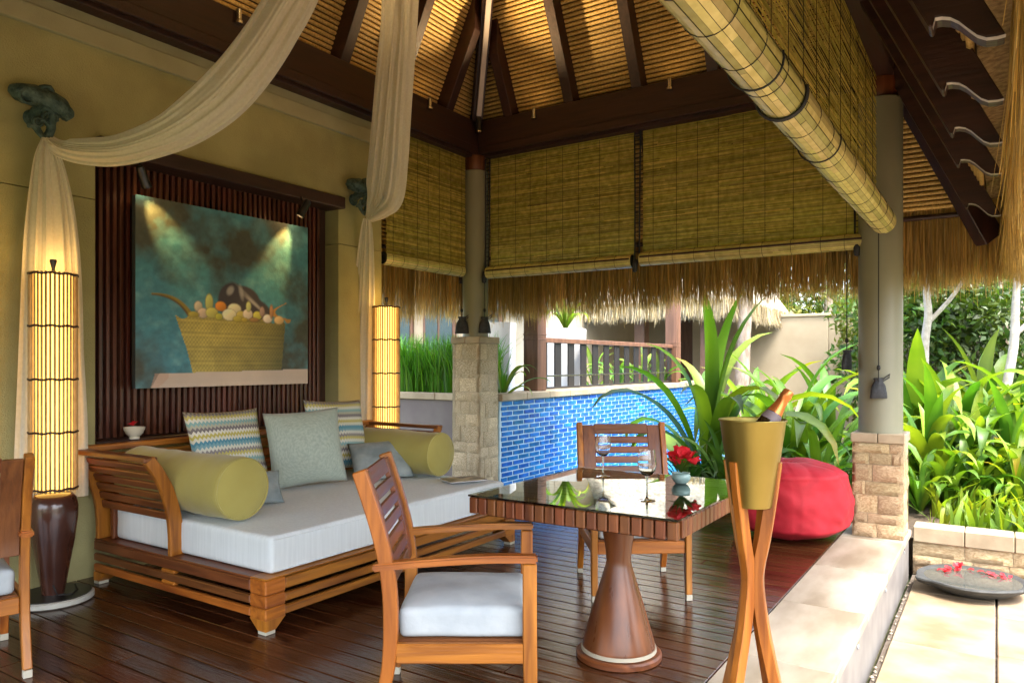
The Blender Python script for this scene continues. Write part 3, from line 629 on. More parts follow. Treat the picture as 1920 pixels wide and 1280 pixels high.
# spotlights on the lintel
def spot(p, aim, label, E):
    t = thing('picture_spotlight', label, 'spotlight', p, 0, 'spotlights above the painting'); a = (Vector(aim) - Vector(p)).normalized(); q = a.to_track_quat('Z', 'Y').to_euler()
    h = ob('lamp_body', MB().lathe([(0, -.07), (.022, -.065), (.027, -.04), (.03, .05), (.033, .055), (.033, .075), (.026, .075), (.024, .06), (0, .058)], 20).mesh('h', 40), M_black, t, (0, 0, 0), q)
    ob('lens', MB().lathe([(0, .0665), (.0235, .066)], 16).mesh('l'), M_bulb, h)
    ob('bracket', MB().tube([(0, 0, .0), (-.02, 0, .05), (-.04, 0, .09)], .009, 8).mesh('b', 60), M_black, t)
    l = bpy.data.lights.new('spot_light', 'SPOT'); l.energy = E; l.color = (1, .60, .17); l.spot_size = R(46); l.spot_blend = .7; l.shadow_soft_size = .02
    lo = bpy.data.objects.new('spot_light', l); link(lo, t); lo.location = a * .08; lo.rotation_euler = (-a).to_track_quat('Z', 'Y').to_euler()
spot(px_x(268, 330, -4.50), px_x(300, 420, -4.62), 'black adjustable spotlight above the upper left of the painting', 3.5)
spot(px_x(571, 390, -4.50), px_x(525, 470, -4.62), 'black adjustable spotlight above the upper right of the painting', 5)
# uplights on the wall-side beam
for k, (yv, lab) in enumerate(((2.82, 'small uplight on the wall beam, nearest the left edge'), (3.3, 'small uplight on the wall beam left of the swag'), (5.4, 'small uplight on the wall beam near the corner'))):
    t = thing('beam_uplight', lab, 'uplight', (XL + .125, yv, 3.70), 0, 'uplights on the roof beams')
    ob('lamp_body', MB().lathe([(0, 0), (.03, 0), (.03, .02), (.02, .03), (.022, .10), (.018, .10), (.018, .09), (0, .09)], 16).mesh('u', 40), M_chrome, t)
    ob('lens', MB().lathe([(0, .094), (.017, .0935)], 12).mesh('l'), M_bulb, t)
    l = bpy.data.lights.new('uplight', 'SPOT'); l.energy = 46; l.color = (1, .70, .34); l.spot_size = R(84); l.spot_blend = 1; l.shadow_soft_size = .03
    lo = bpy.data.objects.new('uplight', l); link(lo, t); lo.location = (.0, 0, .12); lo.rotation_euler = (R(180), R(56), 0)
for k, (xv, lab) in enumerate(((-3.8, 'added small uplight on the pool-side beam near the corner'), (-2.4, 'added small uplight in the middle of the pool-side beam'), (-1.6, 'added small uplight on the pool-side beam behind the bright blind'))):
    t = thing('beam_uplight', lab, 'uplight', (xv, YB - .125, 3.70), 0, 'uplights on the roof beams')  # added on the pool-side beam to brighten the ceiling
    ob('lamp_body', MB().lathe([(0, 0), (.03, 0), (.03, .02), (.02, .03), (.022, .10), (.018, .10), (.018, .09), (0, .09)], 16).mesh('u', 40), M_chrome, t)
    ob('lens', MB().lathe([(0, .094), (.017, .0935)], 12).mesh('l'), M_bulb, t)
    l = bpy.data.lights.new('uplight', 'SPOT'); l.energy = 40; l.color = (1, .70, .34); l.spot_size = R(84); l.spot_blend = 1; l.shadow_soft_size = .03
    lo = bpy.data.objects.new('uplight', l); link(lo, t); lo.location = (.0, 0, .12); lo.rotation_euler = (R(180 + 56), 0, 0)

# ================================================================== drapes and their brackets
def ribbon(stations, n, K, pleats, amp, seed, curl=.3, face=None):
    rg = random.Random(seed); S = spline([(*p, w) for p, w in stations], n); V = []; m = len(S); ph = rg.uniform(0, 6)
    for i in range(m):
        p = Vector(S[i, :3]); w = S[i, 3]; tg = (Vector(S[min(i + 1, m - 1), :3]) - Vector(S[max(i - 1, 0), :3])).normalized()
        view = (Vector((0, 0, 1.31)) - p).normalized() if face is None else Vector(face)
        wd = tg.cross(view).normalized(); nd = wd.cross(tg).normalized()
        for j in range(K + 1):
            q = j / K - .5; s = mnoise.noise(Vector((q * pleats * 1.7, ph, i * .018))) * 1.5 + mnoise.noise(Vector((q * pleats * 5.0, ph * 2, i * .012))) * .5
            a = amp * min(1, w / .12); V.append(p + wd * (q * w) + nd * (s * a - curl * w * (4 * q * q)))
    F = [(i * (K + 1) + j, i * (K + 1) + j + 1, (i + 1) * (K + 1) + j + 1, (i + 1) * (K + 1) + j) for i in range(m - 1) for j in range(K)]
    return np_mesh('cloth', [tuple(v) for v in V], F, smooth=True)
def st(L): return [(tuple(px(x, y, d)), w * d * MPX) for x, y, d, w in L]
dr1 = thing('drape', 'cream cloth drape swagging from the left bracket, tail hanging behind the near lamp', 'drape', (0, 0, 0), 0, 'cream cloth drapes')
ob('swag', ribbon(st([(90, 260, 4.17, 20), (112, 276, 4.14, 40), (160, 284, 4.08, 52), (220, 282, 4.0, 58), (290, 262, 3.95, 68), (350, 232, 3.92, 82), (415, 182, 3.92, 92), (470, 120, 3.95, 92), (520, 45, 4.0, 88), (570, -50, 4.05, 84), (690, -330, 4.2, 60), (830, -800, 4.32, 30)]), 10, 60, 5, .022, 3), M_drape, dr1)
ob('tail', ribbon(st([(88, 258, 4.17, 16), (90, 300, 4.17, 46), (95, 380, 4.17, 74), (97, 480, 4.17, 92), (97, 650, 4.17, 104), (98, 800, 4.17, 116), (96, 935, 4.17, 122)]), 8, 60, 6, .022, 5, .1), M_drape, dr1)
ob('tail', ribbon(st([(98, 270, 4.21, 14), (106, 330, 4.22, 36), (112, 420, 4.22, 56), (118, 560, 4.22, 64), (122, 900, 4.22, 66)]), 8, 40, 4, .02, 15, .1), M_drape, dr1)
ob('tie_band', MB().tube([px(84, 262, 4.12), px(98, 274, 4.08), px(112, 284, 4.12)], .007, 6).mesh('t', 60), M_drape, dr1)
dr2 = thing('drape', 'cream cloth drape falling from the roof to the bracket beside the far lamp', 'drape', (0, 0, 0), 0, 'cream cloth drapes')
ob('swag', ribbon(st([(690, 412, 6.28, 16), (700, 396, 6.22, 34), (714, 362, 6.12, 58), (722, 310, 6.05, 64), (730, 240, 5.95, 68), (738, 150, 5.8, 68), (746, 60, 5.62, 66), (752, -40, 5.45, 64), (785, -380, 4.9, 50), (830, -800, 4.36, 30)]), 10, 60, 5, .022, 8), M_drape, dr2)
ob('swag_fold', ribbon(st([(692, 412, 6.26, 14), (716, 396, 6.15, 30), (736, 372, 6.05, 40), (745, 310, 6.0, 40), (752, 200, 5.85, 40), (762, 60, 5.6, 40), (768, -40, 5.42, 40), (800, -400, 4.9, 30)]), 10, 30, 3, .016, 9), M_drape, dr2)
ob('tail', ribbon(st([(688, 410, 6.28, 14), (687, 440, 6.34, 24), (684, 520, 6.42, 36), (680, 640, 6.44, 46), (677, 760, 6.44, 50), (675, 900, 6.44, 50)]), 8, 50, 5, .02, 6, .1), M_drape, dr2)
def bracket(p, label):
    t = thing('drape_bracket', label, 'bracket', p, 0, 'bronze drape brackets'); b = MB()
    # carved scroll: arm out of the wall, fish-like crest along the wall, curled foot
    crest = spline([(.07, -.15, .17, .025), (.09, -.12, .16, .05), (.11, -.06, .15, .06), (.12, .0, .145, .055), (.13, .05, .13, .06), (.14, .10, .10, .048), (.14, .135, .065, .022)], 4)
    b.tube([tuple(q[:3]) for q in crest], [float(q[3]) for q in crest], 10)
    b.tube([(.0, -.01, .05), (.05, .0, .09), (.11, .01, .10)], [.03, .035, .03], 10)
    st_ = spline([(.12, .02, .10, .03), (.13, .04, .03, .025), (.12, .03, -.04, .025), (.12, .0, -.08, .022), (.12, -.03, -.05, .018), (.12, -.05, -.02, .02), (.12, -.08, -.03, .012)], 4)
    b.tube([tuple(q[:3]) for q in st_], [float(q[3]) for q in st_], 8)
    for (cy_, cz_, cr_) in ((-.09, .13, .055), (.0, .17, .045), (.07, .085, .04), (.02, .03, .042), (-.035, .0, .03)):
        b.tube([(.135, cy_ + cr_ * (1 - k / 26) * math.cos(k * .55), cz_ + cr_ * (1 - k / 26) * math.sin(k * .55)) for k in range(22)], [.014 - .0003 * k for k in range(22)], 6)
    for k in range(7): a = k * .9; b.lathe([(0, -.018), (.02, -.01), (.024, 0), (.02, .012), (0, .018)], 8, o=(.13, -.13 + .04 * k, .15 - .012 * k + .012 * math.sin(a * 3)))
    me = b.mesh('carving', 60)
    for v in me.vertices: v.co += Vector((.5, .7, 1)) * (.014 * mnoise.noise(v.co * 22))
    ob('carving', me, M_bronze, t)
    ob('wall_plate', MB().lathe([(0, 0), (.045, 0), (.05, .008), (.03, .02), (0, .022)], 20).mesh('p', 50), M_bronze, t, (0, -.01, .05), (0, R(90), 0))
bracket((XW, px_x(85, 210, -4.5).y, 2.66), 'verdigris bronze bracket carrying the near swag at far left')
bracket((XW, px_x(685, 365, -4.5).y, 2.66), 'verdigris bronze bracket behind the far drape near the wall corner')

# ================================================================== bamboo floor lamps
def floor_lamp(p, label):
    t = thing('floor_lamp', label, 'floor lamp', p, 0, 'lit bamboo floor lamps')
    ob('foot', MB().lathe([(0, .0), (.19, .0), (.2, .008), (.2, .03), (.192, .036), (0, .036)], 40).mesh('f', 40), mat('foot_stone', (.42, .42, .38), (.52, .52, .47), .6), t)
    ob('foot_top', MB().lathe([(0, .0365), (.186, .0365), (.186, .04), (0, .041)], 40).mesh('f', 40), M_black, t)
    ob('vase', MB().lathe([(0, .04), (.055, .04), (.058, .06), (.075, .16), (.105, .34), (.12, .46), (.121, .52), (.112, .565), (.09, .59), (.0, .592)], 40).mesh('v', 50), M_vase, t)
    ob('cord', MB().tube([(.06, -.03, .1), (.09, -.02, .05), (.12, .04, .046), (.06, .1, .046), (-.05, .14, .046)], .004, 6).mesh('c', 60), M_cord, t)
    sh = ob('shade', MB().lathe([(.098, .61), (.098, 1.80)], 32).mesh('s', 60), M_shade, t)
    me = MB().tube([(0, 0, 0), (0, 0, .6), (0, 0, 1.2)], .0062, 6).mesh('cane', 60)
    for k in range(34): a = 2 * math.pi * k / 34; ob('cane', me, M_bamboo, sh, (.113 * math.cos(a), .113 * math.sin(a), .605), (0, 0, a))
    for z in (.62, .93, 1.22, 1.51, 1.795): ob('binding_ring', MB().tube([(.117 * math.cos(a), .117 * math.sin(a), z + .003 * math.sin(a * 9)) for a in np.linspace(0, 2 * math.pi, 40)], .0065, 6).mesh('r', 60), dark['x'], sh)
    ob('finial', MB().lathe([(0, 1.80), (.012, 1.80), (.008, 1.83), (.018, 1.87), (.016, 1.88), (0, 1.88)], 12).mesh('fn', 50), M_black, t)
    l = bpy.data.lights.new('lamp_light', 'POINT'); l.energy = .28; l.color = (1, .58, .2); l.shadow_soft_size = .1
    lo = bpy.data.objects.new('lamp_light', l); link(lo, t); lo.location = (0, 0, 1.86)
    return t
floor_lamp((-4.36, 2.02, 0), 'lit bamboo cane floor lamp on a dark vase foot, left of the daybed')
floor_lamp((-4.46, 4.79, 0), 'lit bamboo cane floor lamp behind the far end of the daybed')
# ================================================================== soft things
def cushion_mesh(w, h, t, n=22, seed=0, sag=.0, soft=.02):
    rg = random.Random(seed); V = []; F = []; UV = []
    for side in (1, -1):
        for j in range(n + 1):
            for i in range(n + 1):
                u, v = i / n * 2 - 1, j / n * 2 - 1
                pinch = 1 - .09 * (1 - abs(u) ** 4) * abs(v) ** 3 * 0
                x = u * (1 - .055 * (1 - v * v) * 0 - .05 * (1 - abs(v)) ** 1 * 0); z = v
                x *= 1 - .06 * (1 - v * v); z *= 1 - .06 * (1 - u * u)
                d = ((1 - abs(u) ** 2.6) * (1 - abs(v) ** 2.6)) ** .62
                wr = mnoise.noise(Vector((u * 2.3 + seed, v * 2.3, side))) * .16 + mnoise.noise(Vector((u * 6 + seed, v * 5, side * 2))) * .05
                V.append((x * w / 2, side * (t / 2) * d * (1 + wr), z * h / 2 - sag * (1 - d) * abs(u))); UV.append((i / n, j / n))
    N1 = (n + 1) ** 2
    for s in range(2):
        for j in range(n):
            for i in range(n):
                a = s * N1 + j * (n + 1) + i; q = (a, a + 1, a + n + 2, a + n + 1); F.append(q if s else q[::-1])
    me = bpy.data.meshes.new('cushion'); me.from_pydata(V, [], F); uvl = me.uv_layers.new(name='UVMap')
    idx = np.zeros(len(me.loops), np.int32); me.loops.foreach_get('vertex_index', idx); uvl.data.foreach_set('uv', np.array(UV)[idx].ravel())
    bm_ = bmesh.new(); bm_.from_mesh(me); bmesh.ops.remove_doubles(bm_, verts=bm_.verts, dist=.0008); bmesh.ops.recalc_face_normals(bm_, faces=bm_.faces); bm_.to_mesh(me); bm_.free(); me.shade_smooth(); return me
def chevron_mat():
    m = bpy.data.materials.new('chevron_fabric'); m.use_nodes = True; nt = m.node_tree; N = nt.nodes; L = nt.links; p = N['Principled BSDF']; p.inputs['Roughness'].default_value = .9
    uv = N.new('ShaderNodeTexCoord'); sx = N.new('ShaderNodeSeparateXYZ'); L.new(uv.outputs['UV'], sx.inputs[0])
    def mth(op, a, b=None):
        n_ = N.new('ShaderNodeMath'); n_.operation = op
        for k, q in enumerate((a, b)):
            if q is None: continue
            if isinstance(q, (int, float)): n_.inputs[k].default_value = q
            else: L.new(q, n_.inputs[k])
        return n_.outputs[0]
    zig = mth('PINGPONG', mth('MULTIPLY', sx.outputs[0], 44), 1.0); row = mth('ADD', mth('MULTIPLY', sx.outputs[1], 16), mth('MULTIPLY', zig, .55)); fr = mth('FRACT', mth('DIVIDE', row, 8.0))
    cr = N.new('ShaderNodeValToRGB'); cr.color_ramp.interpolation = 'CONSTANT'
    cols = [(.55, .55, .47), (.16, .30, .34), (.07, .22, .30), (.55, .54, .46), (.42, .37, .09), (.60, .58, .50), (.16, .14, .15), (.38, .38, .30), (.2, .36, .36), (.58, .57, .5), (.45, .4, .12), (.22, .2, .2)]
    e = cr.color_ramp.elements; e[0].position = 0; e[0].color = (*cols[0], 1); e[1].position = 1 / 12; e[1].color = (*cols[1], 1)
    for k in range(2, 12): q = e.new(k / 12); q.color = (*cols[k], 1)
    L.new(fr, cr.inputs[0]); L.new(cr.outputs[0], p.inputs['Base Color'])
    nz = N.new('ShaderNodeTexNoise'); nz.inputs['Scale'].default_value = 160; b = N.new('ShaderNodeBump'); b.inputs['Strength'].default_value = .15; L.new(nz.outputs[0], b.inputs['Height']); L.new(b.outputs[0], p.inputs['Normal']); return m
M_chev = chevron_mat()
def slab_cushion(sx, sy, sz, r, name, seed, nx=26, ny=20, puff=.02, wr=.006):
    me = MB().box(-sx / 2, sx / 2, -sy / 2, sy / 2, 0, sz).mesh(name); bm_ = bmesh.new(); bm_.from_mesh(me)
    bmesh.ops.bevel(bm_, geom=bm_.edges[:], offset=r, segments=4, affect='EDGES', profile=.6)
    bmesh.ops.subdivide_edges(bm_, edges=[e for e in bm_.edges if e.calc_length() > .12], cuts=9, use_grid_fill=True)
    for v in bm_.verts:
        u, w = v.co.x / (sx / 2), v.co.y / (sy / 2); k = (1 - min(1, abs(u)) ** 3) * (1 - min(1, abs(w)) ** 3)
        if v.co.z > sz * .5: v.co.z += puff * k + wr * mnoise.noise(Vector((v.co.x * 5 + seed, v.co.y * 5, 3)))
        v.co.x += .5 * wr * mnoise.noise(Vector((seed, v.co.y * 6, v.co.z * 12))); v.co.y += .5 * wr * mnoise.noise(Vector((v.co.x * 6, seed, v.co.z * 12)))
    bm_.to_mesh(me); bm_.free(); me.shade_smooth(); return me

# ================================================================== daybed
BX0, BX1, BY0, BY1 = -4.50, -2.93, 2.31, 4.50
db = thing('daybed', 'large slatted teak daybed with a white mattress below the painting', 'daybed', (0, 0, 0))
def bd(name, *a, m=teak['x'], b=.005): return pbox(name, *a, m, db, b)
for z0, z1 in ((.075, .116), (.136, .178), (.199, .255)):
    bd('front_board', BX1 - .028, BX1, BY0 + .1205, BY1 - .1205, z0, z1, m=teak['y'])
    bd('end_board', BX0, BX1 - .1205, BY0, BY0 + .026, z0, z1, m=teakd['x'] if z0 > .1 else teak['x']); bd('end_board', BX0, BX1 - .1205, BY1 - .026, BY1, z0, z1)
    for ya, yb in ((BY0, BY0 + .12), (BY1 - .12, BY1)): bd('corner_block', BX1 - .12, BX1 + .001, ya, yb, z0 - .0095, z1 + (.0095 if z0 < .19 else .0055), m=teak['y'])
for xm in (-3.74,):
    for z0 in (.1165, .1785): bd('spacer_block', xm - .06, xm + .06, BY0 - .001, BY0 + .03, z0, z0 + .019)
for cx in (BX0 + .06, BX1 - .06):
    for cy in (BY0 + .06, BY1 - .06):
        f = MB(); s = .06
        sx = 1 if cx > -3.7 else -1; sy = 1 if cy > 3.4 else -1
        f.add([(cx - s, cy - s, .07), (cx + s, cy - s, .07), (cx + s, cy + s, .07), (cx - s, cy + s, .07)] + [(cx + s * sx + (0 if a == sx else -sx * .06), cy + s * sy + (0 if b_ == sy else -sy * .06), .018) for a, b_ in ((-1, -1), (1, -1), (1, 1), (-1, 1))], [(0, 1, 2, 3), (4, 5, 6, 7), (0, 1, 5, 4), (1, 2, 6, 5), (2, 3, 7, 6), (3, 0, 4, 7)])
        fo = ob('foot', f.mesh('foot'), teak['z'], db)
        xa, ya = cx + s * sx - sx * .03, cy + s * sy - sy * .03; pbox('foot_cap', xa - .029, xa + .029, ya - .029, ya + .029, 0, .019, mat('pale_cap', (.45, .42, .33), None, .7) if cx == BX0 + .06 and cy == BY0 + .06 else bpy.data.materials['pale_cap'], fo, .002)
bd('bed_deck', BX0 + .002, BX1 - .03, BY0 + .028, BY1 - .028, .205, .25, m=dark['x'])
bd('side_ledge', BX0, BX1 - .1205, BY0, BY0 + .09, .2555, .268, m=teakd['x']); bd('side_ledge', BX0, BX1 - .1205, BY1 - .09, BY1, .2555, .268, m=teakd['x'])
bd('front_ledge', BX1 - .12, BX1 + .003, BY0, BY1, .2615, .27, m=teak['y'])
ob('mattress', slab_cushion(1.40, 2.06, .185, .03, 'mattress', 2, puff=.012), M_matt, db, (-3.675, (BY0 + BY1) / 2, .27))
pipe = MB()
for z in (.282, .438): pipe.tube([(-2.975, BY0 + .085, z), (-2.975, BY1 - .085, z)], .004, 6)
ob('mattress_piping', pipe.mesh('p', 60), M_matt, db)
def arm(s, y0):                                     # s = -1 near end (flares toward -y), +1 far end
    prof = [(.0, .268), (.004, .38), (.02, .5), (.055, .62), (.105, .72), (.16, .80)]
    for xa in (-4.47, -3.73):
        b = MB(); b.bar([(xa, y0 + s * q, z) for q, z in spline(prof, 4)], .032, [.085 - .025 * (k / 20) for k in range(21)], (1, 0, 0)); ob('arm_post', b.mesh('post', bevel=.004), teak['z'], db)
    sp_ = spline(prof, 8)
    for k, zz in enumerate((.475, .53, .585, .64, .695, .745)):
        i = int(np.argmin(abs(sp_[:, 1] - zz))); tg = sp_[min(i + 1, len(sp_) - 1)] - sp_[i - 1]; an = math.atan2(tg[0], tg[1])
        ob('arm_slat', bbox(.70, .018, .043, .004), teakd['x'], db, (-4.10, y0 + s * sp_[i, 0] + .0, zz), (-s * an, 0, 0))
    bd('arm_rail', -4.5, -3.715, *sorted((y0 + s * .115, y0 + s * .19)), .785, .812, m=teakd['x'])
arm(-1, BY0 + .045); arm(1, BY1 - .045)
bd('stub_post', -4.40, -4.36, BY0 + .045, BY0 + .085, .27, .5, m=teakd['z'])
for k in range(6): bd('back_slat', -4.50, -4.48, BY0 + .05, BY1 - .05, .33 + k * .075, .39 + k * .075, m=teak['y'])
bd('back_rail', -4.53, -4.455, BY0 - .13, BY1 + .13, .785, .822, m=teak['y'])
def bolster(x1, x0, y, r, label):
    b = MB(); L = x1 - x0; prof = [(0, 0), (r * .5, .002), (r * .93, .003), (r * .985, .012), (r, .03)] + [(r * (1 + .012 * math.sin(k * 1.7)), .03 + (L - .06) * k / 24) for k in range(1, 24)] + [(r, L - .03), (r * .985, L - .012), (r * .93, L - .003), (r * .5, L + .004), (0, L + .006)]
    b.lathe(prof, 40); t = thing('bolster', label, 'bolster', (x0, y, .475 + r), 0, 'olive bolsters on the daybed'); me = b.mesh('bolster', 60)
    for v in me.vertices: v.co.x += 0; nn = 1 + .05 * mnoise.noise(Vector((v.co.x * 5, v.co.y * 5, v.co.z * 3 + y))) + .02 * mnoise.noise(Vector((v.co.x * 14, v.co.y * 14, v.co.z * 5 + y))); v.co.x *= nn; v.co.y *= nn
    ob('cover', me, M_olive, t, (0, 0, 0), (0, R(90), 0))
    ob('piping', MB().tube([(L - .008, r * .975 * math.cos(a), r * .975 * math.sin(a)) for a in np.linspace(0, 2 * math.pi, 48)], .006, 6).mesh('pp', 60), M_olive, t)
bolster(-3.35, -4.34, 2.50, .165, 'olive green round bolster lying at the near end of the daybed')
bolster(-3.43, -4.36, 4.27, .16, 'olive green round bolster lying at the far end of the daybed')
def cushion(p, rz, tilt, w, h, t, m, label, seed, roll=0):
    o = ob('cushion', cushion_mesh(w, h, t, seed=seed), m, None, p); o.rotation_euler = (Matrix.Rotation(rz, 4, 'Z') @ Matrix.Rotation(tilt, 4, 'X') @ Matrix.Rotation(roll, 4, 'Y')).to_euler()
    return tag(o, label, 'cushion', 'cushions on the daybed')
cushion((-4.16, 2.99, .75), R(88), R(-18), .54, .53, .15, M_chev, 'zigzag striped blue and yellow cushion beside the near bolster', 1)
cushion((-4.15, 3.93, .77), R(86), R(-16), .54, .54, .15, M_chev, 'zigzag striped cushion partly hidden behind the plain sage cushion', 2, R(2))
cushion((-3.93, 3.43, .735), R(66), R(-15), .52, .52, .16, M_sage, 'plain sage green square cushion in the middle of the daybed', 3, R(-3))
cushion((-3.80, 4.02, .595), R(50), R(-46), .44, .36, .12, M_slate, 'slate grey small cushion slumped against the far bolster', 4, R(-4))
cushion((-3.74, 2.84, .56), R(60), R(-50), .36, .26, .10, M_slate, 'slate grey small cushion mostly hidden behind the near bolster', 5)
mg = thing('magazine', 'magazine lying flat on the mattress near the far bolster', 'magazine', (*px_z(868, 899, .475)[:2], .474), R(62))
pbox('pages', -.14, .14, -.1, .1, .0, .007, M_white, mg, .001); pbox('cover', -.142, .142, -.102, .102, .0072, .009, mat('print_cover', (.10, .07, .045), (.45, .36, .22), .35, 14, lo=.42, hi=.56), mg, .0006)
# bowl with a red flower on the sill
bp = px_x(252, 812, -4.60)
bw = thing('bowl', 'small cream bowl with a red flower on the niche sill', 'bowl', (-4.60, bp.y, NZ0 + .026))
ob('dish', MB().lathe([(0, .003), (.03, .0), (.032, .01), (.03, .016), (.05, .035), (.062, .062), (.064, .075), (.058, .075), (.05, .045), (.03, .024), (0, .022)], 28).mesh('bowl', 50), M_bowl, bw)
def petal_mesh(L, w, cup=.3):
    V = []; n = 6
    for i in range(n + 1):
        q = i / n; ww = w * math.sin(min(1, q * 1.15 + .12) * math.pi * .82) ; z = cup * L * math.sin(q * 2.2)
        V += [(q * L, -ww / 2, z + .1 * w), (q * L, 0, z), (q * L, ww / 2, z + .1 * w)]
    F = [(i * 3 + k, i * 3 + k + 1, i * 3 + k + 4, i * 3 + k + 3) for i in range(n) for k in range(2)]
    return np_mesh('petal', V, F, smooth=True)
PET = petal_mesh(.045, .034); PET.materials.append(M_redfl)
def flower(parent, p, s, tilt, seed, n=6):
    rg = random.Random(seed); q0 = Matrix.Rotation(rg.uniform(0, 6), 3, 'Z') @ Matrix.Rotation(tilt, 3, 'X')
    for k in range(n):
        mt = Matrix.Rotation(rg.uniform(0, 6) * 0 + seed * 1.7, 3, 'Z') @ Matrix.Rotation(tilt, 3, 'X') @ Matrix.Rotation(6.283 * k / n, 3, 'Z') @ Matrix.Rotation(-rg.uniform(.05, .5), 3, 'Y')
        ob('petal', PET, None, parent, p, mt.to_euler(), (s, s, s))
flower(bw, (.0, -.005, .085), .8, .5, 3)

# ================================================================== armchairs
def chair(p, rz, label):
    t = thing('armchair', label, 'chair', (*p, 0), rz, 'teak slat-back armchairs'); hw = .262
    bp_ = spline([(-.295, .03), (-.266, .12), (-.238, .25), (-.23, .42), (-.243, .58), (-.28, .74), (-.342, .93)], 4); fp = spline([(.275, .03), (.262, .15), (.258, .35), (.258, .605)], 4)
    for s in (-1, 1):
        for nm, pr, th0, th1 in (('back_leg', bp_, .036, .052), ('front_leg', fp, .036, .05)):
            n = len(pr); b = MB(); b.bar([(q[0], s * hw, q[1]) for q in pr], .034, [th0 + (th1 - th0) * min(1, 2.2 * k / n) * (1 - .25 * max(0, k / n - .6)) for k in range(n)], (0, 1, 0))
            l = ob(nm, b.mesh(nm, bevel=.004), teak['z'], t); q = pr[0]
            pbox('foot_cap', q[0] - .018, q[0] + .018, s * hw - .0165, s * hw + .0165, 0, .032, bpy.data.materials['pale_cap'], l, .002)
        b = MB(); b.bar([(q[0], s * hw, q[1]) for q in spline([(-.293, .592), (-.15, .606), (.1, .622), (.285, .622)], 4)], .052, .026, (0, 1, 0)); ob('arm', b.mesh('arm', bevel=.006, seg=2), teak['x'], t)
        pbox('arm_rail', -.25, .236, s * hw - .012, s * hw + .012, .555, .594, teak['x'], t, .003) if False else None
        pbox('side_rail', -.213, .238, s * hw - .013, s * hw + .013, .255, .325, teak['x'], t, .004)
    pbox('front_rail', .245, .27, -hw + .018, hw - .018, .255, .325, teak['y'], t, .004); pbox('rear_rail', -.242, -.218, -hw + .018, hw - .018, .255, .325, teak['y'], t, .004)
    pbox('seat_panel', -.216, .243, -hw + .02, hw - .02, .305, .33, teakd['x'], t, .003)
    sp_ = spline([(-.238, .50), (-.245, .58), (-.282, .74), (-.338, .915)], 10)
    for s in (-1, 1): b = MB(); b.bar([(q[0] + .004, s * .205, q[1]) for q in sp_], .078, .02, (0, 1, 0)); ob('back_stile', b.mesh('st', bevel=.003), teakd['z'], t)
    nS = 7; z0, z1 = .50, .915; hgt = (z1 - z0) / nS
    for k in range(nS):
        zc = z0 + hgt * (k + .5); i = int(np.argmin(abs(sp_[:, 1] - zc))); tg = sp_[min(i + 1, len(sp_) - 1)] - sp_[max(i - 1, 0)]; an = math.atan2(tg[0], tg[1])
        ob('back_slat', bbox(.016, .335, hgt - .017 if k < nS - 1 else hgt + .004, .003), teakd['y'], t, (sp_[i, 0] + .004, 0, zc + (.008 if k == nS - 1 else 0)), (0, an, 0))
    ob('seat_cushion', slab_cushion(.455, .47, .105, .028, 'seat', int(abs(rz) * 10) + 3, puff=.022, wr=.01), M_seat, t, (.018, 0, .331))
    return t
chair((-1.735, 2.285), YAW, 'teak armchair with grey-white seat cushion in the foreground, seen side-on')
chair((-1.80, 4.02), R(-54), 'teak armchair on the far side of the table, in front of the blue tiles')
chair((-3.735, 1.284), R(166), 'teak armchair cut off at the left edge of the picture')

# ================================================================== table and what stands on it
TX0, TX1, TY0, TY1 = -1.885, -.952, 2.53, 3.53; tcx, tcy = (TX0 + TX1) / 2, (TY0 + TY1) / 2
tb = thing('dining_table', 'square pedestal table edged with wooden blocks under a dark glass top', 'table', (tcx, tcy, 0)); hx, hy = (TX1 - TX0) / 2, (TY1 - TY0) / 2
pbox('glass_top', -hx - .002, hx + .002, -hy - .002, hy + .002, .742, .750, glassm('table_glass', (.72, .84, .78)), tb, .0015)
pbox('top_board', -hx + .028, hx - .028, -hy + .028, hy - .028, .675, .7405, wood('top_dark', (.02, .012, .009), (.035, .02, .014), 'x', rough=.3), tb, .003)
pbox('under_frame', -hx + .06, hx - .06, -hy + .06, hy - .06, .655, .6748, dark['x'], tb, .003)
nb = 20
for side in range(4):
    L = 2 * (hx if side % 2 == 0 else hy); ext = hy if side % 2 == 0 else hx; w = L / nb
    for k in range(nb):
        c = -L / 2 + w * (k + .5)
        if side % 2 == 1 and k in (0, nb - 1): continue
        pos = [(c, -ext + .014), (ext - .014, c), (c, ext - .014), (-ext + .014, c)][side]
        ob('edge_block', bbox(w - .007, .027, .068, .004), teakd['z'], tb, (pos[0], pos[1], .705), (0, 0, [0, R(90), 0, R(90)][side]))
ob('pedestal', MB().lathe([(.0, .036), (.158, .036), (.163, .045), (.16, .06), (.15, .1), (.115, .22), (.085, .32), (.06, .40), (.054, .425), (.055, .435), (.056, .45), (.062, .50), (.075, .58), (.088, .64), (.094, .656), (0, .657)], 48).mesh('ped', 50), mat('pedestal_wood', (.10, .03, .009), (.20, .065, .02), .3, 14, GR['z'], rvar=.05), tb)
ob('base_disc', MB().lathe([(0, 0), (.185, 0), (.19, .004), (.19, .022), (.182, .03), (0, .035)], 48).mesh('bd', 40), teakd['x'], tb)
ob('base_ring', MB().lathe([(.157, .034), (.168, .034), (.166, .05), (.155, .05)], 40).mesh('br', 40), mat('worn_ring', (.4, .36, .27), None, .7), tb)
GL = glassm('clear_glass', (.97, .98, .98))
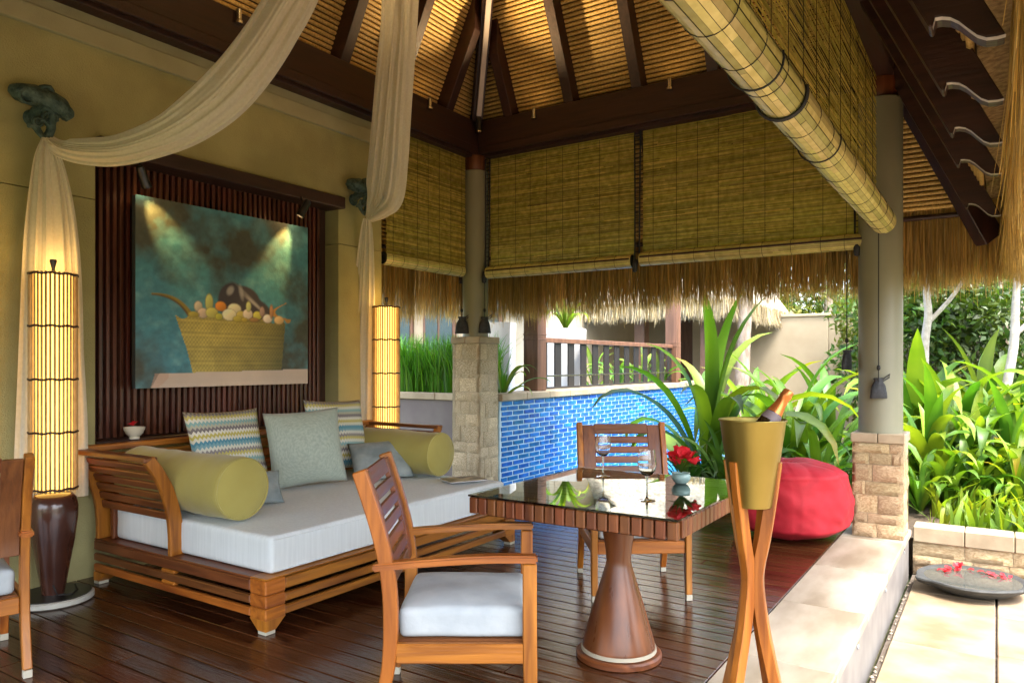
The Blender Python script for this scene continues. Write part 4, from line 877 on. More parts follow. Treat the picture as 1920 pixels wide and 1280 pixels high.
def wineglass(p, label):
    t = thing('wine_glass', label, 'wine glass', (*p[:2], .7502), 0, 'wine glasses on the table')
    ob('stem', MB().lathe([(0, 0), (.034, 0), (.035, .0015), (.02, .004), (.007, .008), (.0042, .02), (.004, .09), (.006, .098), (0, .1)], 28).mesh('s', 60), GL, t)
    ob('bowl', MB().lathe([(.004, .0985), (.02, .106), (.034, .125), (.039, .148), (.037, .175), (.031, .208), (.0303, .208), (.0362, .175), (.0381, .148), (.033, .126), (.019, .1075), (0, .1045)], 32).mesh('b', 60), GL, t)
wineglass(px_z(1131, 893, .75), 'empty wine glass at the back of the table before the chair')
wineglass(px_z(1213, 938, .75), 'empty wine glass near the middle of the table')
vp = px_z(1277, 906, .75)
vs_ = thing('flower_vase', 'small celadon pot of red flowers on the glass table', 'vase', (*vp[:2], .7502))
ob('pot', MB().lathe([(0, 0), (.024, 0), (.03, .005), (.042, .022), (.044, .036), (.038, .045), (.042, .05), (.037, .05), (.034, .042), (0, .034)], 28).mesh('pot', 50), M_ceram, vs_)
for k, (dx, dy, dz, s) in enumerate(((-.03, -.02, .10, 1), (.005, -.03, .125, 1.15), (.035, .0, .115, 1), (.0, .03, .12, 1), (-.005, -.045, .09, .9), (.045, .03, .09, .8))): flower(vs_, (dx * 1.2, dy * 1.2, dz), s * 1.1, .7 if k % 2 else .35, k + 1)
b = MB(); V = []
for k in range(16):
    a = k * 2.4; L = .05 + .02 * (k % 3); c, s = math.cos(a), math.sin(a); n0 = len(b.v)
    b.add([(0, 0, .05), (L * .5 * c - .012 * s, L * .5 * s + .012 * c, .085), (L * c, L * s, .08 + .02 * (k % 4)), (L * .5 * c + .012 * s, L * .5 * s - .012 * c, .085)], [(0, 1, 2, 3)], (1, 1, 1))
stuff(ob('foliage', b.mesh('fo'), L_lily, vs_))

# ================================================================== ice bucket on its stand
sx_, sy_ = px(1411, 900, 2.75)[:2]
isd = thing('bucket_stand', 'crossed-leg teak stand holding the gold ice bucket at the deck edge', 'stand', (sx_, sy_, 0), YAW)
Sx = 2.75 * MPX
def zz(y): return CAM_H - (y - HOR) * Sx
hc = (zz(1058) + zz(1110)) / 2
for k, a in enumerate((R(28), R(152), R(208), R(332))):
    rt = [(.083, zz(862)), (.066, zz(930)), (.042, zz(1010)), (.022, zz(1062)), (.020, zz(1100)), (.038, zz(1170)), (.066, zz(1240)), (.105, .02), (.11, .0)]
    ca, sa = math.cos(a), math.sin(a); b = MB(); b.bar([(r_ * ca, r_ * sa, z) for r_, z in spline(rt, 3)], .034, .042, (-sa, ca, 0)); ob('leg', b.mesh('leg', bevel=.003), teak['z'], isd)
ob('hub', MB().lathe([(0, hc - .04), (.014, hc - .04), (.014, hc + .04), (0, hc + .04)], 12).mesh('hub', 40), M_black, isd)
ib = thing('ice_bucket', 'tapered matt gold ice bucket with a bottle in it', 'bucket', (sx_, sy_, zz(948)))
H = (948 - 787) * Sx; rt_, rb_ = 61 * Sx, 37 * Sx
ob('pail', MB().lathe([(0, 0), (rb_ - .004, 0), (rb_, .004), (rt_ - .003, H - .006), (rt_, H), (rt_ - .002, H + .002), (rt_ - .006, H), (rb_ - .003, .01), (0, .008)], 48).mesh('pail', 40), M_bucket, ib)
ob('rim', MB().tube([((rt_ - .001) * math.cos(a), (rt_ - .001) * math.sin(a), H) for a in np.linspace(0, 2 * math.pi, 48)], .0035, 6).mesh('rim', 60), M_bucket, ib)
tip = px(1480, 732, 2.75); base = Vector((sx_, sy_, zz(860))) + Vector((-SY, CY, 0)) * .0 + Vector((CY, SY, 0)) * (-.03)
ax = tip - base; q = ax.to_track_quat('Z', 'Y').to_euler(); Lb = ax.length
bo = thing('champagne_bottle', 'foil-necked champagne bottle leaning in the gold ice bucket', 'bottle', base, 0, None, tuple(q))
ob('glass_body', MB().lathe([(0, -.06), (.037, -.055), (.04, 0), (.04, Lb * .45), (.037, Lb * .56), (.028, Lb * .68), (.022, Lb * .78), (0, Lb * .785)], 28).mesh('gb', 50), M_bottle, bo)
ob('foil', MB().lathe([(.0295, Lb * .67), (.0245, Lb * .75), (.0212, Lb * .80), (.0195, Lb * .89), (.0225, Lb * .905), (.0225, Lb * .935), (.0205, Lb * .94), (.0205, Lb * .985), (.016, Lb), (0, Lb)], 28).mesh('foil', 50), M_foil, bo)
ob('neck_label', MB().lathe([(.0382, Lb * .56), (.0345, Lb * .61), (.0305, Lb * .665)], 28).mesh('nl', 50), M_label, bo)

# ================================================================== red beanbag
bbp = px_z(1505, 985, 0)
def beanbag():
    nU, nV = 128, 52; V = []
    for j in range(nV + 1):
        ph = math.pi * j / nV
        for i in range(nU):
            th = 2 * math.pi * i / nU; x, y_, z = math.sin(ph) * math.cos(th), math.sin(ph) * math.sin(th), math.cos(ph)
            top = max(0, 1 - ph / 1.15); pl_ = (abs(math.sin(th * 6.5 + 2.0 * math.sin(th * 2) + 1.2 * math.sin(ph * 2.2 + th))) ** .6 - .6) * .15 * math.sin(min(1, ph / 1.25) * math.pi) ** 1
            r_ = 1 + pl_; q = abs(x) ** 2.4 + abs(y_) ** 2.4
            X, Y_, Z = x * r_, y_ * r_, z
            s = 1 + .16 * (1 - abs(z)) ** .6; rr = math.hypot(X, Y_)
            Z = math.copysign(abs(Z) ** .9, Z); kk = (max(0, 1 - abs(z)) ** .5) ; fl = min(1.0, .25 + 1.0 * math.sqrt(max(0, 1 - z * z))) / max(.2, math.sqrt(max(1e-4, 1 - z * z))); fl = min(fl, 1.28); X *= fl; Y_ *= fl; X *= s * 1.0; Y_ *= s * 1.0
            nz_ = mnoise.noise(Vector((x * 2.2, y_ * 2.2, z * 2.2))) * .05 + mnoise.noise(Vector((x * 5 + z * 3, y_ * 5, z * 2.5))) * .022 - .012 * math.exp(-(math.sin(th * 2.0 + .5) / .06) ** 2)
            dip = -.10 * math.exp(-(ph / .22) ** 2)
            V.append((X * .385 * (1 + nz_) - .10 * max(0, z) ** 2, Y_ * .385 * (1 + nz_) - .06 * max(0, z) ** 2, max(.0, .30 + Z * .305 * (1 + nz_) + dip)))
    F = [(j * nU + i, j * nU + (i + 1) % nU, (j + 1) * nU + (i + 1) % nU, (j + 1) * nU + i) for j in range(nV) for i in range(nU)]
    me = np_mesh('beanbag', V, F, smooth=True); return me
bb = thing('beanbag', 'round red canvas beanbag with gathered top beside the low stone pier', 'beanbag', (bbp.x - .01, 5.86, 0), YAW)
ob('cover', beanbag(), M_red, bb); ob('top_knot', MB().lathe([(0, -.04), (.05, -.03), (.042, .0), (.02, .015), (0, .018)], 12).mesh('k', 50), M_red, bb, (-.10, -.06, .52), (.2, -.3, 0))

# ================================================================== stone dish with petals
dp = px_z(1822, 1112, -.34)
dh = thing('stone_dish', 'shallow dark stone dish of water with red petals on the patio', 'dish', (dp.x, dp.y + .05, -.34), YAW)
V = []; nU = 48; prof = [(.0, 0), (.18, .0), (.26, .03), (.335, .075), (.35, .095), (.345, .105), (.325, .105), (.30, .092), (.0, .088)]
me = MB().lathe(prof, nU).mesh('dish', 40)
for v in me.vertices:
    r_ = math.hypot(v.co.x, v.co.y); a = math.atan2(v.co.y, v.co.x)
    if r_ > .31: k = 1 + .16 * math.exp(-((abs(a) - math.pi) / .18) ** 2) + .02 * math.sin(a * 5); v.co.x *= k; v.co.y *= k
ob('dish_body', me, M_dish, dh); ob('dish_water', MB().lathe([(0, .094), (.305, .0935)], 40).mesh('dw'), mat('dish_water_mat', (.06, .065, .06), None, .05, spec=.3), dh)
for k in range(26):
    a = random.uniform(-.2, 1.9) if k < 18 else random.uniform(1.4, 2.2); r_ = random.uniform(.18, .27); ob('petal', PET, None, dh, (r_ * math.cos(a), r_ * math.sin(a), .096), (random.uniform(-.3, .3), random.uniform(-.3, .1), random.uniform(0, 6.28)), (.9, .8, .8))
flower(dh, (.04, .22, .11), 1.1, -.3, 5)
# ================================================================== plants
def strap_leaf(L, w, lift, droop, seed, twist=.3, n=11):
    rg = random.Random(seed); V = []; Cc = []; p = Vector((0, 0, 0)); a = lift; ds = L / n
    for i in range(n + 1):
        q = i / n; ww = w * (min(1, .45 + 1.5 * q)) * (1 - max(0, (q - .5) / .5) ** 2.2) + .002; tw = twist * q * q
        nd = Vector((-math.sin(a), 0, math.cos(a))); sd_ = Vector((0, math.cos(tw), 0)) + nd * math.sin(tw); f = .22 * ww
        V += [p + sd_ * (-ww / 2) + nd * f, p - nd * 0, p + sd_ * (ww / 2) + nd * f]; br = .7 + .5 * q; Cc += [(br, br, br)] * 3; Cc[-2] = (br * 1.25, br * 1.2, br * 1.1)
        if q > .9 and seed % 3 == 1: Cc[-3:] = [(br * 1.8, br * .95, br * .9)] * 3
        p = p + Vector((math.cos(a), 0, math.sin(a))) * ds; a -= droop * (q ** 1.3) * 2.2 / n * (1 + .5 * rg.random())
    F = [(i * 3 + k, i * 3 + k + 1, i * 3 + k + 4, i * 3 + k + 3) for i in range(n) for k in range(2)]
    return np_mesh('leaf', [tuple(v) for v in V], F, np.array(Cc), smooth=True)
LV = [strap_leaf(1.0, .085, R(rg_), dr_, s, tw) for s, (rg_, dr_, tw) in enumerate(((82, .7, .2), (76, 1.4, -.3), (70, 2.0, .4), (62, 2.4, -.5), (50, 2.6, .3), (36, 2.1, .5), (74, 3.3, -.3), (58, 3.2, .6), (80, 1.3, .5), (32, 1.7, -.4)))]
def leafobj(parent, me, m, loc, rot, sc):
    o = bpy.data.objects.new('leaf', me); link(o, parent); o.location = loc; o.rotation_euler = rot; o.scale = sc
    if len(me.materials) == 0: me.materials.append(None)
    o.material_slots[0].link = 'OBJECT'; o.material_slots[0].material = m; return o
M_stem = mat('lily_stem', (.06, .09, .025), (.12, .13, .05), .6, 20)
def lily(p, s, n, label, seed, m=L_lily, m2=None, ws=1.0, up=0):
    rg = random.Random(seed); t = thing('lily_plant', label, 'plant', p, rg.uniform(0, 6), 'broad strap-leaved lilies')
    for k in range(n):
        a = k * 2.39996 + rg.uniform(-.35, .35); v = rg.choice([0, 1, 2, 3, 6, 8] if k > n * (.4 - up) else [3, 4, 5, 7, 9, 2]); l = s * rg.uniform(.72, 1.12)
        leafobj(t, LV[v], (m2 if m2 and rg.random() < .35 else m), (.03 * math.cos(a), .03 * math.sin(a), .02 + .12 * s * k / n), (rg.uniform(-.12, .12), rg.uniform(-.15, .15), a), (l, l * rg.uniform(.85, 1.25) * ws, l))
    ob('stem', MB().tube([(0, 0, -.05), (0, 0, .12 * s), (0, 0, .2 * s)], [.045 * s, .04 * s, .02 * s], 8).mesh('stem', 60), M_stem, t)
    return t
# left bed (between the pool wall and the right-hand column)
for k, (x_, y_, d, s, n, lab, m, m2) in enumerate((
    (1325, 0, 7.9, 1.75, 17, 'tallest lily plant with upright green leaves in front of the tiled wall', L_lily, L_lilyy),
    (1490, 0, 7.7, 1.42, 22, 'arching dark green lily clump right behind the champagne bucket', L_lily, None),
    (1420, 0, 9.2, 1.45, 16, 'bright lily plant further back between the tall lily and the column', L_lilyy, L_lily),
    (1560, 0, 8.4, 1.3, 18, 'lily plant just left of the right-hand column, behind the beanbag', L_lily, L_lilyy),
    (1285, 0, 7.45, .62, 18, 'short bushy lily seedling clump at the foot of the tiled wall', L_lily, L_dark),
    (1360, 0, 7.3, .70, 20, 'low dark lily clump behind the vase of red flowers', L_dark, L_lily),
    (1440, 0, 7.3, .75, 18, 'low lily clump behind the beanbag, left of centre', L_dark, L_lily),
    (1535, 0, 7.2, .8, 16, 'low lily clump tucked behind the beanbag near the pier', L_lily, L_dark))):
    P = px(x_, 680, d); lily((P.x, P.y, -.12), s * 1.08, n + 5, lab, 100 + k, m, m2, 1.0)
# right bed
for k, (x_, d, s, n, lab, m) in enumerate((
    (1745, 7.5, 1.05, 20, 'lime lily plant immediately right of the right-hand column', L_lilyy),
    (1830, 7.6, 1.0, 22, 'lime lily plant in the middle of the right-hand bed, front row', L_lilyy),
    (1905, 7.3, .95, 20, 'lily plant at the right picture edge, front row of the bed', L_lily),
    (1790, 8.3, 1.3, 20, 'tall lime lily plant behind the front row, right of the column', L_lilyy),
    (1880, 8.5, 1.3, 20, 'tall lily plant behind the front row at the right edge', L_lily),
    (1720, 8.8, 1.35, 18, 'tall lily plant emerging from behind the right-hand column', L_lilyy),
    (1850, 9.3, 1.4, 18, 'back-row lily plant under the pale leaning trunk', L_lilyy),
    (1960, 7.9, 1.2, 20, 'lily plant beyond the right picture edge leaning in', L_lily),
    (1775, 7.05, .55, 16, 'small lily plant right behind the planter coping', L_lily),
    (1865, 7.0, .6, 16, 'small broad lily spilling over the planter coping', L_lilyy),
    (1725, 7.0, .5, 16, 'small lily at the foot of the right-hand pier behind the coping', L_lily),
    (1820, 7.05, .6, 18, 'small arching lily between the two coping lilies', L_lily),
    (1915, 6.75, .6, 16, 'small lily on the planter coping at the right picture edge', L_lilyy),
    (1790, 7.5, .8, 18, 'middle-row lily filling the bed behind the coping', L_lilyy),
    (1880, 7.7, .85, 18, 'middle-row lily filling the bed near the right edge', L_lilyy))):
    P = px(x_, 680, d); lily((P.x, P.y, -.12), s * 1.22, n + 6, lab, 200 + k, m, L_lily if m is L_lilyy else L_lilyy, 1.25)
# grass in the left planter
def blades(n, box, hmin, hmax, w, seed, lean=.3):
    rg = np.random.default_rng(seed); x0, x1, y0, y1, z = box; x = rg.uniform(x0, x1, n); y_ = rg.uniform(y0, y1, n); h = rg.uniform(hmin, hmax, n); a = rg.uniform(0, 6.28, n); l = rg.random(n) ** 1.5 * lean * h
    V = np.zeros((n, 8, 3)); wa = a + rg.uniform(-.6, .6, n) + 1.57; ws = rg.uniform(.6, 1.1, n) * w
    for k, q in enumerate((0, .4, .75, 1)):
        c = np.stack([x + np.cos(a) * l * q ** 2.2, y_ + np.sin(a) * l * q ** 2.2, z + h * (q - .12 * q ** 3)], 1); ww = ws * (1, .95, .6, .06)[k]; d = np.stack([np.cos(wa), np.sin(wa), wa * 0], 1)
        V[:, 2 * k] = c - d * ww[:, None] / 2; V[:, 2 * k + 1] = c + d * ww[:, None] / 2
    base = (np.arange(n) * 8)[:, None]; Q = np.concatenate([base + np.array([[2 * k, 2 * k + 1, 2 * k + 3, 2 * k + 2]]) for k in range(3)]); br = rg.uniform(.55, 1.35, n); hu = rg.random(n)
    C_ = np.stack([br * (1 + .8 * hu * hu), br * (1 + .15 * hu), br], 1)
    return np_mesh('blades', V.reshape(-1, 3), Q, np.repeat(C_[:, None], 8, 1).reshape(-1, 3))
o = ob('grass', blades(2600, (-6.9, -4.85, 6.72, 7.25, .86), .45, .95, .02, 4, .65), L_grass); tag(stuff(o), 'tall bright green grass filling the grey planter left of the corner pier', 'grass')
o = ob('grass', blades(5200, (-3.0, -.8, 6.95, 10.5, -.125), .08, .26, .016, 7, .6), L_dark); tag(stuff(o), 'low dark ground cover under the lilies', 'ground cover')
o = ob('grass', blades(1100, (-.5, 2.2, 6.9, 9.5, -.125), .15, .42, .06, 9, 1.2), L_lilyy); tag(stuff(o), 'low lime ground cover filling the planter behind the patio', 'ground cover')
ob('planter_soil', MB().box(-7.1, -4.8, .13, .68, .8, .9).mesh('ps'), M_soil, gp)

# trees
def crown(blobs, n, leaf, seed, flat=.3, cvar=.4):
    rg = np.random.default_rng(seed); bl = np.array(blobs, float); wts = (bl[:, 3] * bl[:, 4] * bl[:, 5]); wts /= wts.sum(); ci = rg.choice(len(bl), n, p=wts)
    d = rg.normal(size=(n, 3)); d /= np.linalg.norm(d, axis=1)[:, None]; r_ = rg.random(n) ** .45; sub = np.array([[mnoise.noise(Vector(q))] for q in (d * 2.3 + ci[:, None] * 1.7)])
    c = bl[ci, :3] + d * bl[ci, 3:6] * (r_ * (1 + .45 * sub[:, 0]))[:, None]
    t = rg.normal(size=(n, 3)) + d * .6; t[:, 2] -= .25; t /= np.linalg.norm(t, axis=1)[:, None]; s = np.cross(t, rg.normal(size=(n, 3)) * .7 + np.array([0, 0, 1.0])); s /= np.linalg.norm(s, axis=1)[:, None]
    l = leaf * rg.uniform(.6, 1.25, n); w = l * .45; nn = np.cross(s, t)
    V = np.zeros((n, 5, 3)); V[:, 0] = c; V[:, 1] = c + t * (l * .5)[:, None] + s * (w / 2)[:, None] + nn * (.12 * l)[:, None]; V[:, 2] = c + t * l[:, None]; V[:, 3] = c + t * (l * .5)[:, None] - s * (w / 2)[:, None] + nn * (.12 * l)[:, None]; V[:, 4] = c + t * (l * .52)[:, None]
    b = (np.arange(n) * 5)[:, None]; Q = np.concatenate([b + np.array([[0, 1, 4, 3]]), b + np.array([[4, 1, 2, 3]])])
    br = rg.uniform(1 - cvar, 1 + cvar, n); hu = rg.random(n); C_ = np.stack([br * (1 + .5 * hu), br, br], 1)
    return np_mesh('crown', V.reshape(-1, 3), Q, np.repeat(C_[:, None], 5, 1).reshape(-1, 3))
def tree(p, label, trunk, blobs, n, leaf, m, seed, bark=M_bark, cat='tree', name='tree'):
    t = thing(name, label, cat, p); b = MB()
    for pts, rs in trunk: sp_ = spline([(*a, r_) for a, r_ in zip(pts, rs)], 4); b.tube([tuple(q[:3]) for q in sp_], [float(q[3]) for q in sp_], 8)
    ob('trunk', b.mesh('trunk', 60), bark, t); stuff(ob('crown', crown(blobs, n, leaf, seed), m, t)); return t
def blobset(rg, n, sx, sy, z0, z1, r0, r1): return [(rg.uniform(-sx, sx), rg.uniform(-sy, sy), rg.uniform(z0, z1), *(rg.uniform(r0, r1) for _ in range(3))) for _ in range(n)]
rg = random.Random(5)
for k, (x_, d, h, wd, n, leaf, m, lab) in enumerate((
    (1745, 11.0, 3.6, 1.2, 5200, .15, L_dark, 'dense glossy dark shrub directly right of the right-hand column'),
    (1880, 10.6, 3.6, 1.2, 5200, .15, L_dark, 'dense glossy dark shrub behind the pale leaning trunk'),
    (2010, 10.2, 3.4, 1.2, 3500, .15, L_dark, 'dense dark shrub just off the right picture edge'),
    (1830, 14.0, 4.6, 1.6, 4500, .16, L_yel, 'lighter leafy tree showing above the dark shrubs at right'),
    (1690, 15.0, 4.4, 1.5, 4000, .16, L_yel, 'light green tree glimpsed just behind the right-hand column'),
    (1960, 15.0, 5.0, 1.8, 4500, .16, L_dark, 'tall dark tree behind the shrubs at the right edge'))):
    P = px(x_, 680, d); bl = blobset(rg, 9, wd * .8, wd * .8, .5, h - .6, .45, .8)
    tree((P.x, P.y, -.12), lab, [([(0, 0, -.1), (.05, .03, h * .4), (-.05, .1, h * .8)], (.07, .05, .02)), ([(.02, 0, h * .3), (.5, .2, h * .6), (.7, .1, h * .75)], (.04, .03, .01)), ([(.02, 0, h * .25), (-.4, -.2, h * .5), (-.6, -.1, h * .7)], (.04, .03, .01))], bl, n, leaf, m, 300 + k, cat='shrub' if k < 3 else 'tree', name='shrub' if k < 3 else 'tree')
# pale trunks in front of the shrubs
def ptr(x0, y0, x1, y1, d, r_, label, seed):
    A = px(x0, y0, d); B = px(x1, y1, d); P = Vector((B.x, B.y, -.12)); u = A - P
    tree(P, label, [([(0, 0, 0), (0, 0, B.z * .5), tuple(B - P), tuple((A - P) * .55 + (B - P) * .45 + Vector((.03, 0, 0))), tuple(u), tuple(u * 1.35)], (r_ * 1.2, r_ * 1.1, r_, r_ * .95, r_ * .8, r_ * .5)), ([tuple(u * .8), tuple(u * .95 + Vector((.35, .1, .1))), tuple(u * 1.15 + Vector((.6, .1, .2)))], (r_ * .6, r_ * .5, r_ * .2))],
         [(*(u * 1.4), .9, .9, .6), (*(u * 1.3 + Vector((.7, .2, .2))), .7, .7, .5), (*(u * 1.45 + Vector((-.6, .2, 0))), .6, .6, .4)], 1400, .15, L_dark, seed, M_barkp)
ptr(1905, 560, 1882, 760, 8.6, .05, 'slim pale leaning trunk before the dark shrubs at right', 401)
ptr(1737, 540, 1734, 650, 9.6, .05, 'slim pale upright trunk just right of the column', 402)
# garden wall and what is beyond
gw = thing('garden_wall', 'plain beige garden wall behind the lilies', 'wall', (0, 18, 0))
x = -6.4
while x < 9: pbox('wall_panel', x, x + 3.19, 0, .2, -.5, 2.38, M_beige, gw, .008); pbox('wall_capping', x - .001, x + 3.199, -.03, .23, 2.381, 2.44, M_beige, gw, .006); x += 3.2
def palm(P, h, r_, label, seed, nf=16, fl=2.2, m=L_yel):
    rg = random.Random(seed); t = thing('palm_tree', label, 'palm', P); b = MB(); n = 26
    pts = [(.15 * math.sin(k / n * 1.5), .1 * k / n, h * k / n) for k in range(n + 1)]; b.tube(pts, [r_ * (1.15 - .3 * k / n) * (1 + .05 * (k % 2)) for k in range(n + 1)], 12); ob('trunk', b.mesh('trunk', 80), M_bark, t)
    top = Vector(pts[-1])
    for f in range(nf):
        a = f * 2.4; el = rg.uniform(-.1, 1.2); V = []; F = []; p = Vector((0, 0, 0)); e = el; N_ = 18
        for k in range(N_):
            q = k / N_; dr_ = Vector((math.cos(e), 0, math.sin(e))); p2 = p + dr_ * fl / N_; e -= .13
            wv = .55 * fl / 2.2 * math.sin(min(1, q * 1.1 + .15) * 3.0) ** .7 * .8
            for s in (-1, 1):
                n0 = len(V); V += [p, p2 * .5 + p * .5, p2 * .4 + p * .6 + Vector((.25 * wv, s * wv, -.35 * wv)), p + Vector((.2 * wv, s * wv * .5, -.06 * wv))]; F.append((n0, n0 + 1, n0 + 2, n0 + 3))
            p = p2
        me = np_mesh('frond', [tuple(v) for v in V], F, np.ones((len(V), 3))); ob('frond', me, m, t, top, (0, 0, a))
P = px(1385, 680, 14.6); palm((P.x, P.y, -.2), 4.6, .13, 'thick palm trunk in front of the garden wall, right of the far pavilion', 1)
P = px(1442, 680, 21); palm((P.x, P.y, -.2), 6.0, .16, 'palm trunk behind the garden wall, second from the far pavilion', 2)
P = px(1545, 680, 23); palm((P.x, P.y, -.2), 5.5, .13, 'thin palm behind the garden wall left of the right-hand column', 3)
for k, (x_, d, h, wd, n, m, lab) in enumerate(((1430, 24, 4.2, 1.8, 4200, L_yel, 'yellow-green bush above the garden wall by the palm trunks'), (1520, 26, 4.6, 2.0, 4200, L_yel, 'yellow-green bush above the middle of the garden wall'), (1600, 24, 4.6, 1.9, 3800, L_lily, 'green bush above the garden wall next to the column'), (1700, 27, 6.5, 2.2, 4000, L_dark, 'tall tree behind the garden wall hidden by the column'), (1340, 30, 7, 2.6, 4200, L_lily, 'tall tree behind the far pavilion roof'), (1800, 28, 7, 2.6, 4500, L_lily, 'tall tree behind the garden wall at right'), (1980, 27, 7, 2.8, 4000, L_dark, 'tall tree behind the garden wall beyond the right edge'), (1120, 34, 8, 3.2, 4000, L_dark, 'tall dark tree far behind the pool railing'))):
    P = px(x_, 680, d); tree((P.x, P.y, -.3), lab, [([(0, 0, -.1), (.1, .05, h * .4), (0, .1, h * .8)], (.14, .1, .04)), ([(.05, 0, h * .3), (.8, .2, h * .6), (1.1, .1, h * .75)], (.08, .05, .02)), ([(.05, 0, h * .3), (-.7, -.2, h * .55), (-1.0, -.1, h * .75)], (.08, .05, .02))], blobset(rg, 9, wd * .8, wd * .8, h * .3, h - .7, .6, 1.1), n, .24, m, 500 + k)

# ================================================================== pool terrace: posts, railing, planters, far pavilion, house
def post(x_, y_, label, top=3.0):
    t = thing('timber_post', label, 'post', (x_, y_, .98), 0, 'brown timber posts on the pool coping')
    pbox('post_shaft', -.1, .1, -.1, .1, 0, top - .98, M_brownp, t, .008)
    for z in (.60, .66): pbox('post_ring', -.104, .104, -.104, .104, z, z + .012, M_brownp, t, .002)
    pbox('post_head', -.12, .12, -.12, .12, top - .978, top - .8, M_brownp, t, .01)
py1 = px_x(1003, 650, -4.58).y; py2 = px_x(1262, 650, -4.58).y
post(-4.58, py1, 'thick brown timber post at the near end of the pool railing'); post(-4.58, py2, 'thick brown timber post at the far end of the pool railing')
rl = thing('pool_railing', 'dark slatted railing with a brown top rail on the pool coping', 'railing', (-4.58, 0, .98))
pbox('top_rail', -.035, .035, py1 + .102, py2 - .102, .575, .635, M_brownp, rl, .006); pbox('foot_bar', -.012, .012, py1 + .102, py2 - .102, .16, .18, M_chrome, rl, .002); pbox('base_bar', -.02, .02, py1 + .102, py2 - .102, .012, .035, M_rail, rl, .002)
n = 13; L = py2 - py1 - .24
for k in range(n): yv = py1 + .2 + (L - .12) * k / (n - 1) ; pbox('baluster', -.011, .011, yv - .075, yv + .075, .036, .574, M_rail, rl, .002)
def box_planter(p, s, h, label):
    t = thing('white_planter', label, 'planter', p, R(20)); b = MB(); a = s / 2; c = a * .86
    b.add([(-c, -c, 0), (c, -c, 0), (c, c, 0), (-c, c, 0), (-a, -a, h), (a, -a, h), (a, a, h), (-a, a, h)], [(0, 1, 2, 3), (0, 1, 5, 4), (1, 2, 6, 5), (2, 3, 7, 6), (3, 0, 4, 7)]); ob('pot', b.mesh('pot', bevel=.006), M_white, t)
    pbox('soil', -a * .95, a * .95, -a * .95, a * .95, h - .06, h - .03, M_soil, t); return t
P = px(1060, 640, 10.2); box_planter((P.x, P.y, .8), .52, .98, 'white square planter with an arching palm behind the railing')
t = thing('potted_palm', 'bright lime arching palm in the white planter behind the railing', 'plant', (P.x, P.y, 1.75))
for k in range(16): l = random.uniform(.5, .8); leafobj(t, LV[[2, 3, 6, 7, 1, 4][k % 6]], L_lilyy, (0, 0, 0), (random.uniform(-.1, .1), 0, k * 2.4), (l, l * 1.1, l))
P = px(938, 640, 9.4); box_planter((P.x, P.y, .8), .34, 1.02, 'tall white planter just right of the corner pier')
P = px(965, 680, 8.1); lily((P.x - .15, P.y, .9), .62, 12, 'small lily on the coping between the corner pier and the timber post', 77, L_lily, L_lilyy)
for k, (x_, d, s, m) in enumerate(((1075, 11.5, .7, L_lily), (1115, 12.5, .8, L_lilyy), (1160, 12, .7, L_lily), (1205, 13, .8, L_lilyy), (1235, 12.4, .7, L_lily))):
    P = px(x_, 680, d); lily((P.x, P.y, .8), s, 14, 'lily plant seen through the railing, ' + ('nearest the first post', 'second from the first post', 'in the middle', 'second from the far post', 'nearest the far post')[k], 600 + k, m, L_yel)
# far pavilion with pale thatch
fx0, fx1, fy0, fy1 = -10.4, -4.35, 14.1, 19.5
fpv = thing('far_pavilion', 'neighbouring open pavilion with pale thatch and dark timber beyond the pool', 'pavilion', (0, 0, 0))
b = MB(); cxm, cym = (fx0 + fx1) / 2, (fy0 + fy1) / 2; o_ = 0; rz0, rz1 = 2.5, 6.6
b.add([(fx0, fy0, rz0), (fx1, fy0, rz0), (fx1, fy1, rz0), (fx0, fy1, rz0), (cxm - .6, cym, rz1), (cxm + .6, cym, rz1), (fx0 + .25, fy0 + .25, rz0 - .1), (fx1 - .25, fy0 + .25, rz0 - .1), (fx1 - .25, fy1 - .25, rz0 - .1), (fx0 + .25, fy1 - .25, rz0 - .1)], [(0, 1, 5, 4), (1, 2, 5), (2, 3, 4, 5), (3, 0, 4), (0, 1, 7, 6), (1, 2, 8, 7), (2, 3, 9, 8), (3, 0, 6, 9)])
ob('roof', b.mesh('froof'), mat('pale_thatch_bulk', (.30, .26, .2), (.62, .56, .46), .95, 14, bump=1, bscale=30, detail=9), fpv)
fringe('thatch_fringe', (fx0, fy0 + .05, 0), (fx1, fy0 + .05, 0), (0, -1, 0), rz0 + .02, 2.18, 4200, .15, fpv, M_thatchp, wmax=.024, seed=21)
fringe('thatch_fringe', (fx1 - .05, fy0, 0), (fx1 - .05, fy1, 0), (1, 0, 0), rz0 + .02, 2.18, 3000, .15, fpv, M_thatchp, wmax=.024, seed=22)
for k in range(10):                                 # straw sticking out of the roof slope
    pass
for xv in (-9.6, -7.6, -6.4, -4.95): pbox('timber_post', xv - .12, xv + .12, fy0 + .6, fy0 + .84, .6, 2.35, M_brownp, fpv, .01)
pbox('beam', fx0 + .5, fx1 - .4, fy0 + .6, fy0 + .84, 2.351, 2.55, dark['x'], fpv)
pbox('back_wall', fx0 + .4, fx1 - .6, fy1 - 1.2, fy1 - 1.0, .6, 2.7, M_beige, fpv)
for xv in (-7.0, -5.9): pbox('door_leaf', xv, xv + .6, fy1 - 1.24, fy1 - 1.2005, .6, 2.4, M_brownp, fpv)
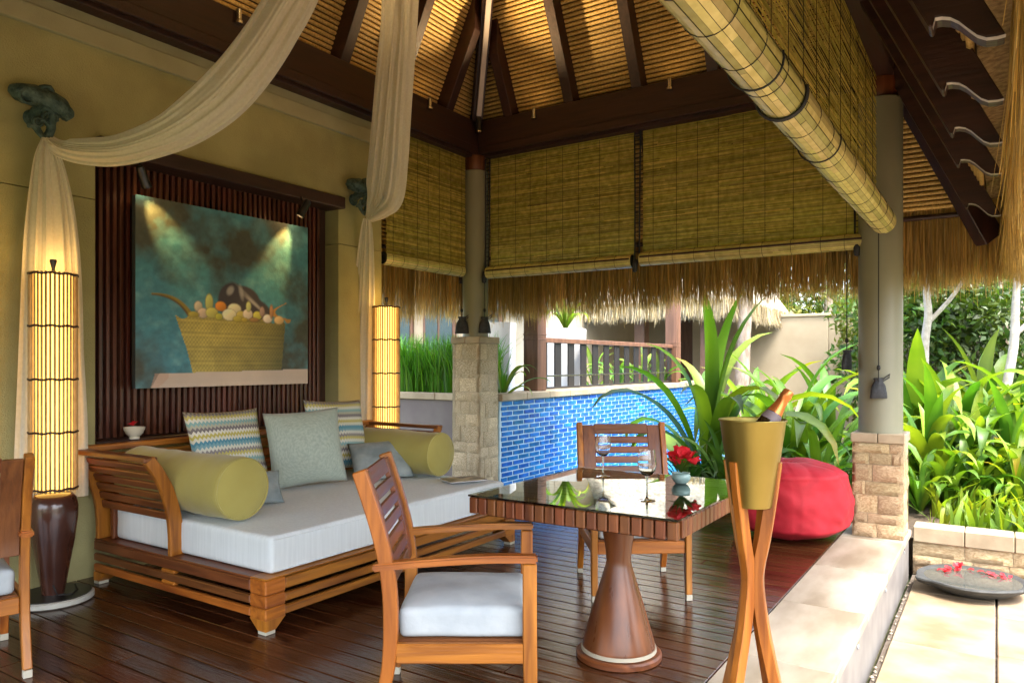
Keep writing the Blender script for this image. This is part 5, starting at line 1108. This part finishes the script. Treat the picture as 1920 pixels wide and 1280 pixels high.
# house to the left behind the grass
hs_ = thing('villa', 'brown-framed villa front behind the grass planter at left', 'house', (0, 0, 0))
pbox('wall', -13, -7.4, 12.6, 12.8, .8, 4.4, M_beige, hs_); pbox('wall_return', -7.6, -7.4, 12.81, 17, .8, 4.4, M_beige, hs_)
for k, (xa, xb) in enumerate(((-12.0, -10.9), (-10.6, -9.7), (-9.4, -8.5))):
    w = pbox('window', xa, xb, 12.55, 12.598, 1.0, 3.2, M_brownp, hs_); pbox('pane', xa + .09, (xa + xb) / 2 - .03, 12.535, 12.549, 1.5, 3.1, mat('dark_pane', (.05, .09, .1), None, .08) if k == 0 else bpy.data.materials['dark_pane'], w, .002) if False else None
    for xc, xd in ((xa + .08, (xa + xb) / 2 - .03), ((xa + xb) / 2 + .03, xb - .08)):
        pm = bpy.data.materials.get('dark_pane') or mat('dark_pane', (.05, .09, .1), None, .08)
        q = bbox(xd - xc, .012, 1.5, .002); ob('pane', q, pm, w, ((xc + xd) / 2 - (xa + xb) / 2, -.031, .2))
b = MB(); b.add([(-13.6, 12.0, 3.3), (-6.9, 12.0, 3.3), (-6.9, 17.5, 3.3), (-13.6, 17.5, 3.3), (-11, 14.8, 6.4), (-9.4, 14.8, 6.4)], [(0, 1, 5, 4), (1, 2, 5), (2, 3, 4, 5), (3, 0, 4), (0, 1, 2, 3)]); ob('roof', b.mesh('hr'), bpy.data.materials['pale_thatch_bulk'], hs_)
fringe('thatch_fringe', (-13.6, 12.0, 0), (-6.9, 12.0, 0), (0, -1, 0), 3.35, 2.95, 2500, .2, hs_, M_thatchp, wmax=.03, seed=23)
# rear hedge masses so that no gap opens onto bare horizon
for k, (x_, y_, h, lab) in enumerate(((-14, 24, 8, 'tall hedge-like tree beyond the villa, leftmost'), (-9, 26, 8, 'tall tree beyond the villa roof'), (6.5, 14, 6, 'broad tree right of the planter beyond the frame'), (9, 8, 6, 'broad tree along the patio beyond the frame'))):
    tree((x_, y_, -.3), lab, [([(0, 0, 0), (.1, 0, h * .4), (0, .1, h * .8)], (.18, .12, .05))], blobset(rg, 10, 2.2, 2.2, h * .2, h - .8, .9, 1.5), 4000, .3, L_dark, 700 + k)
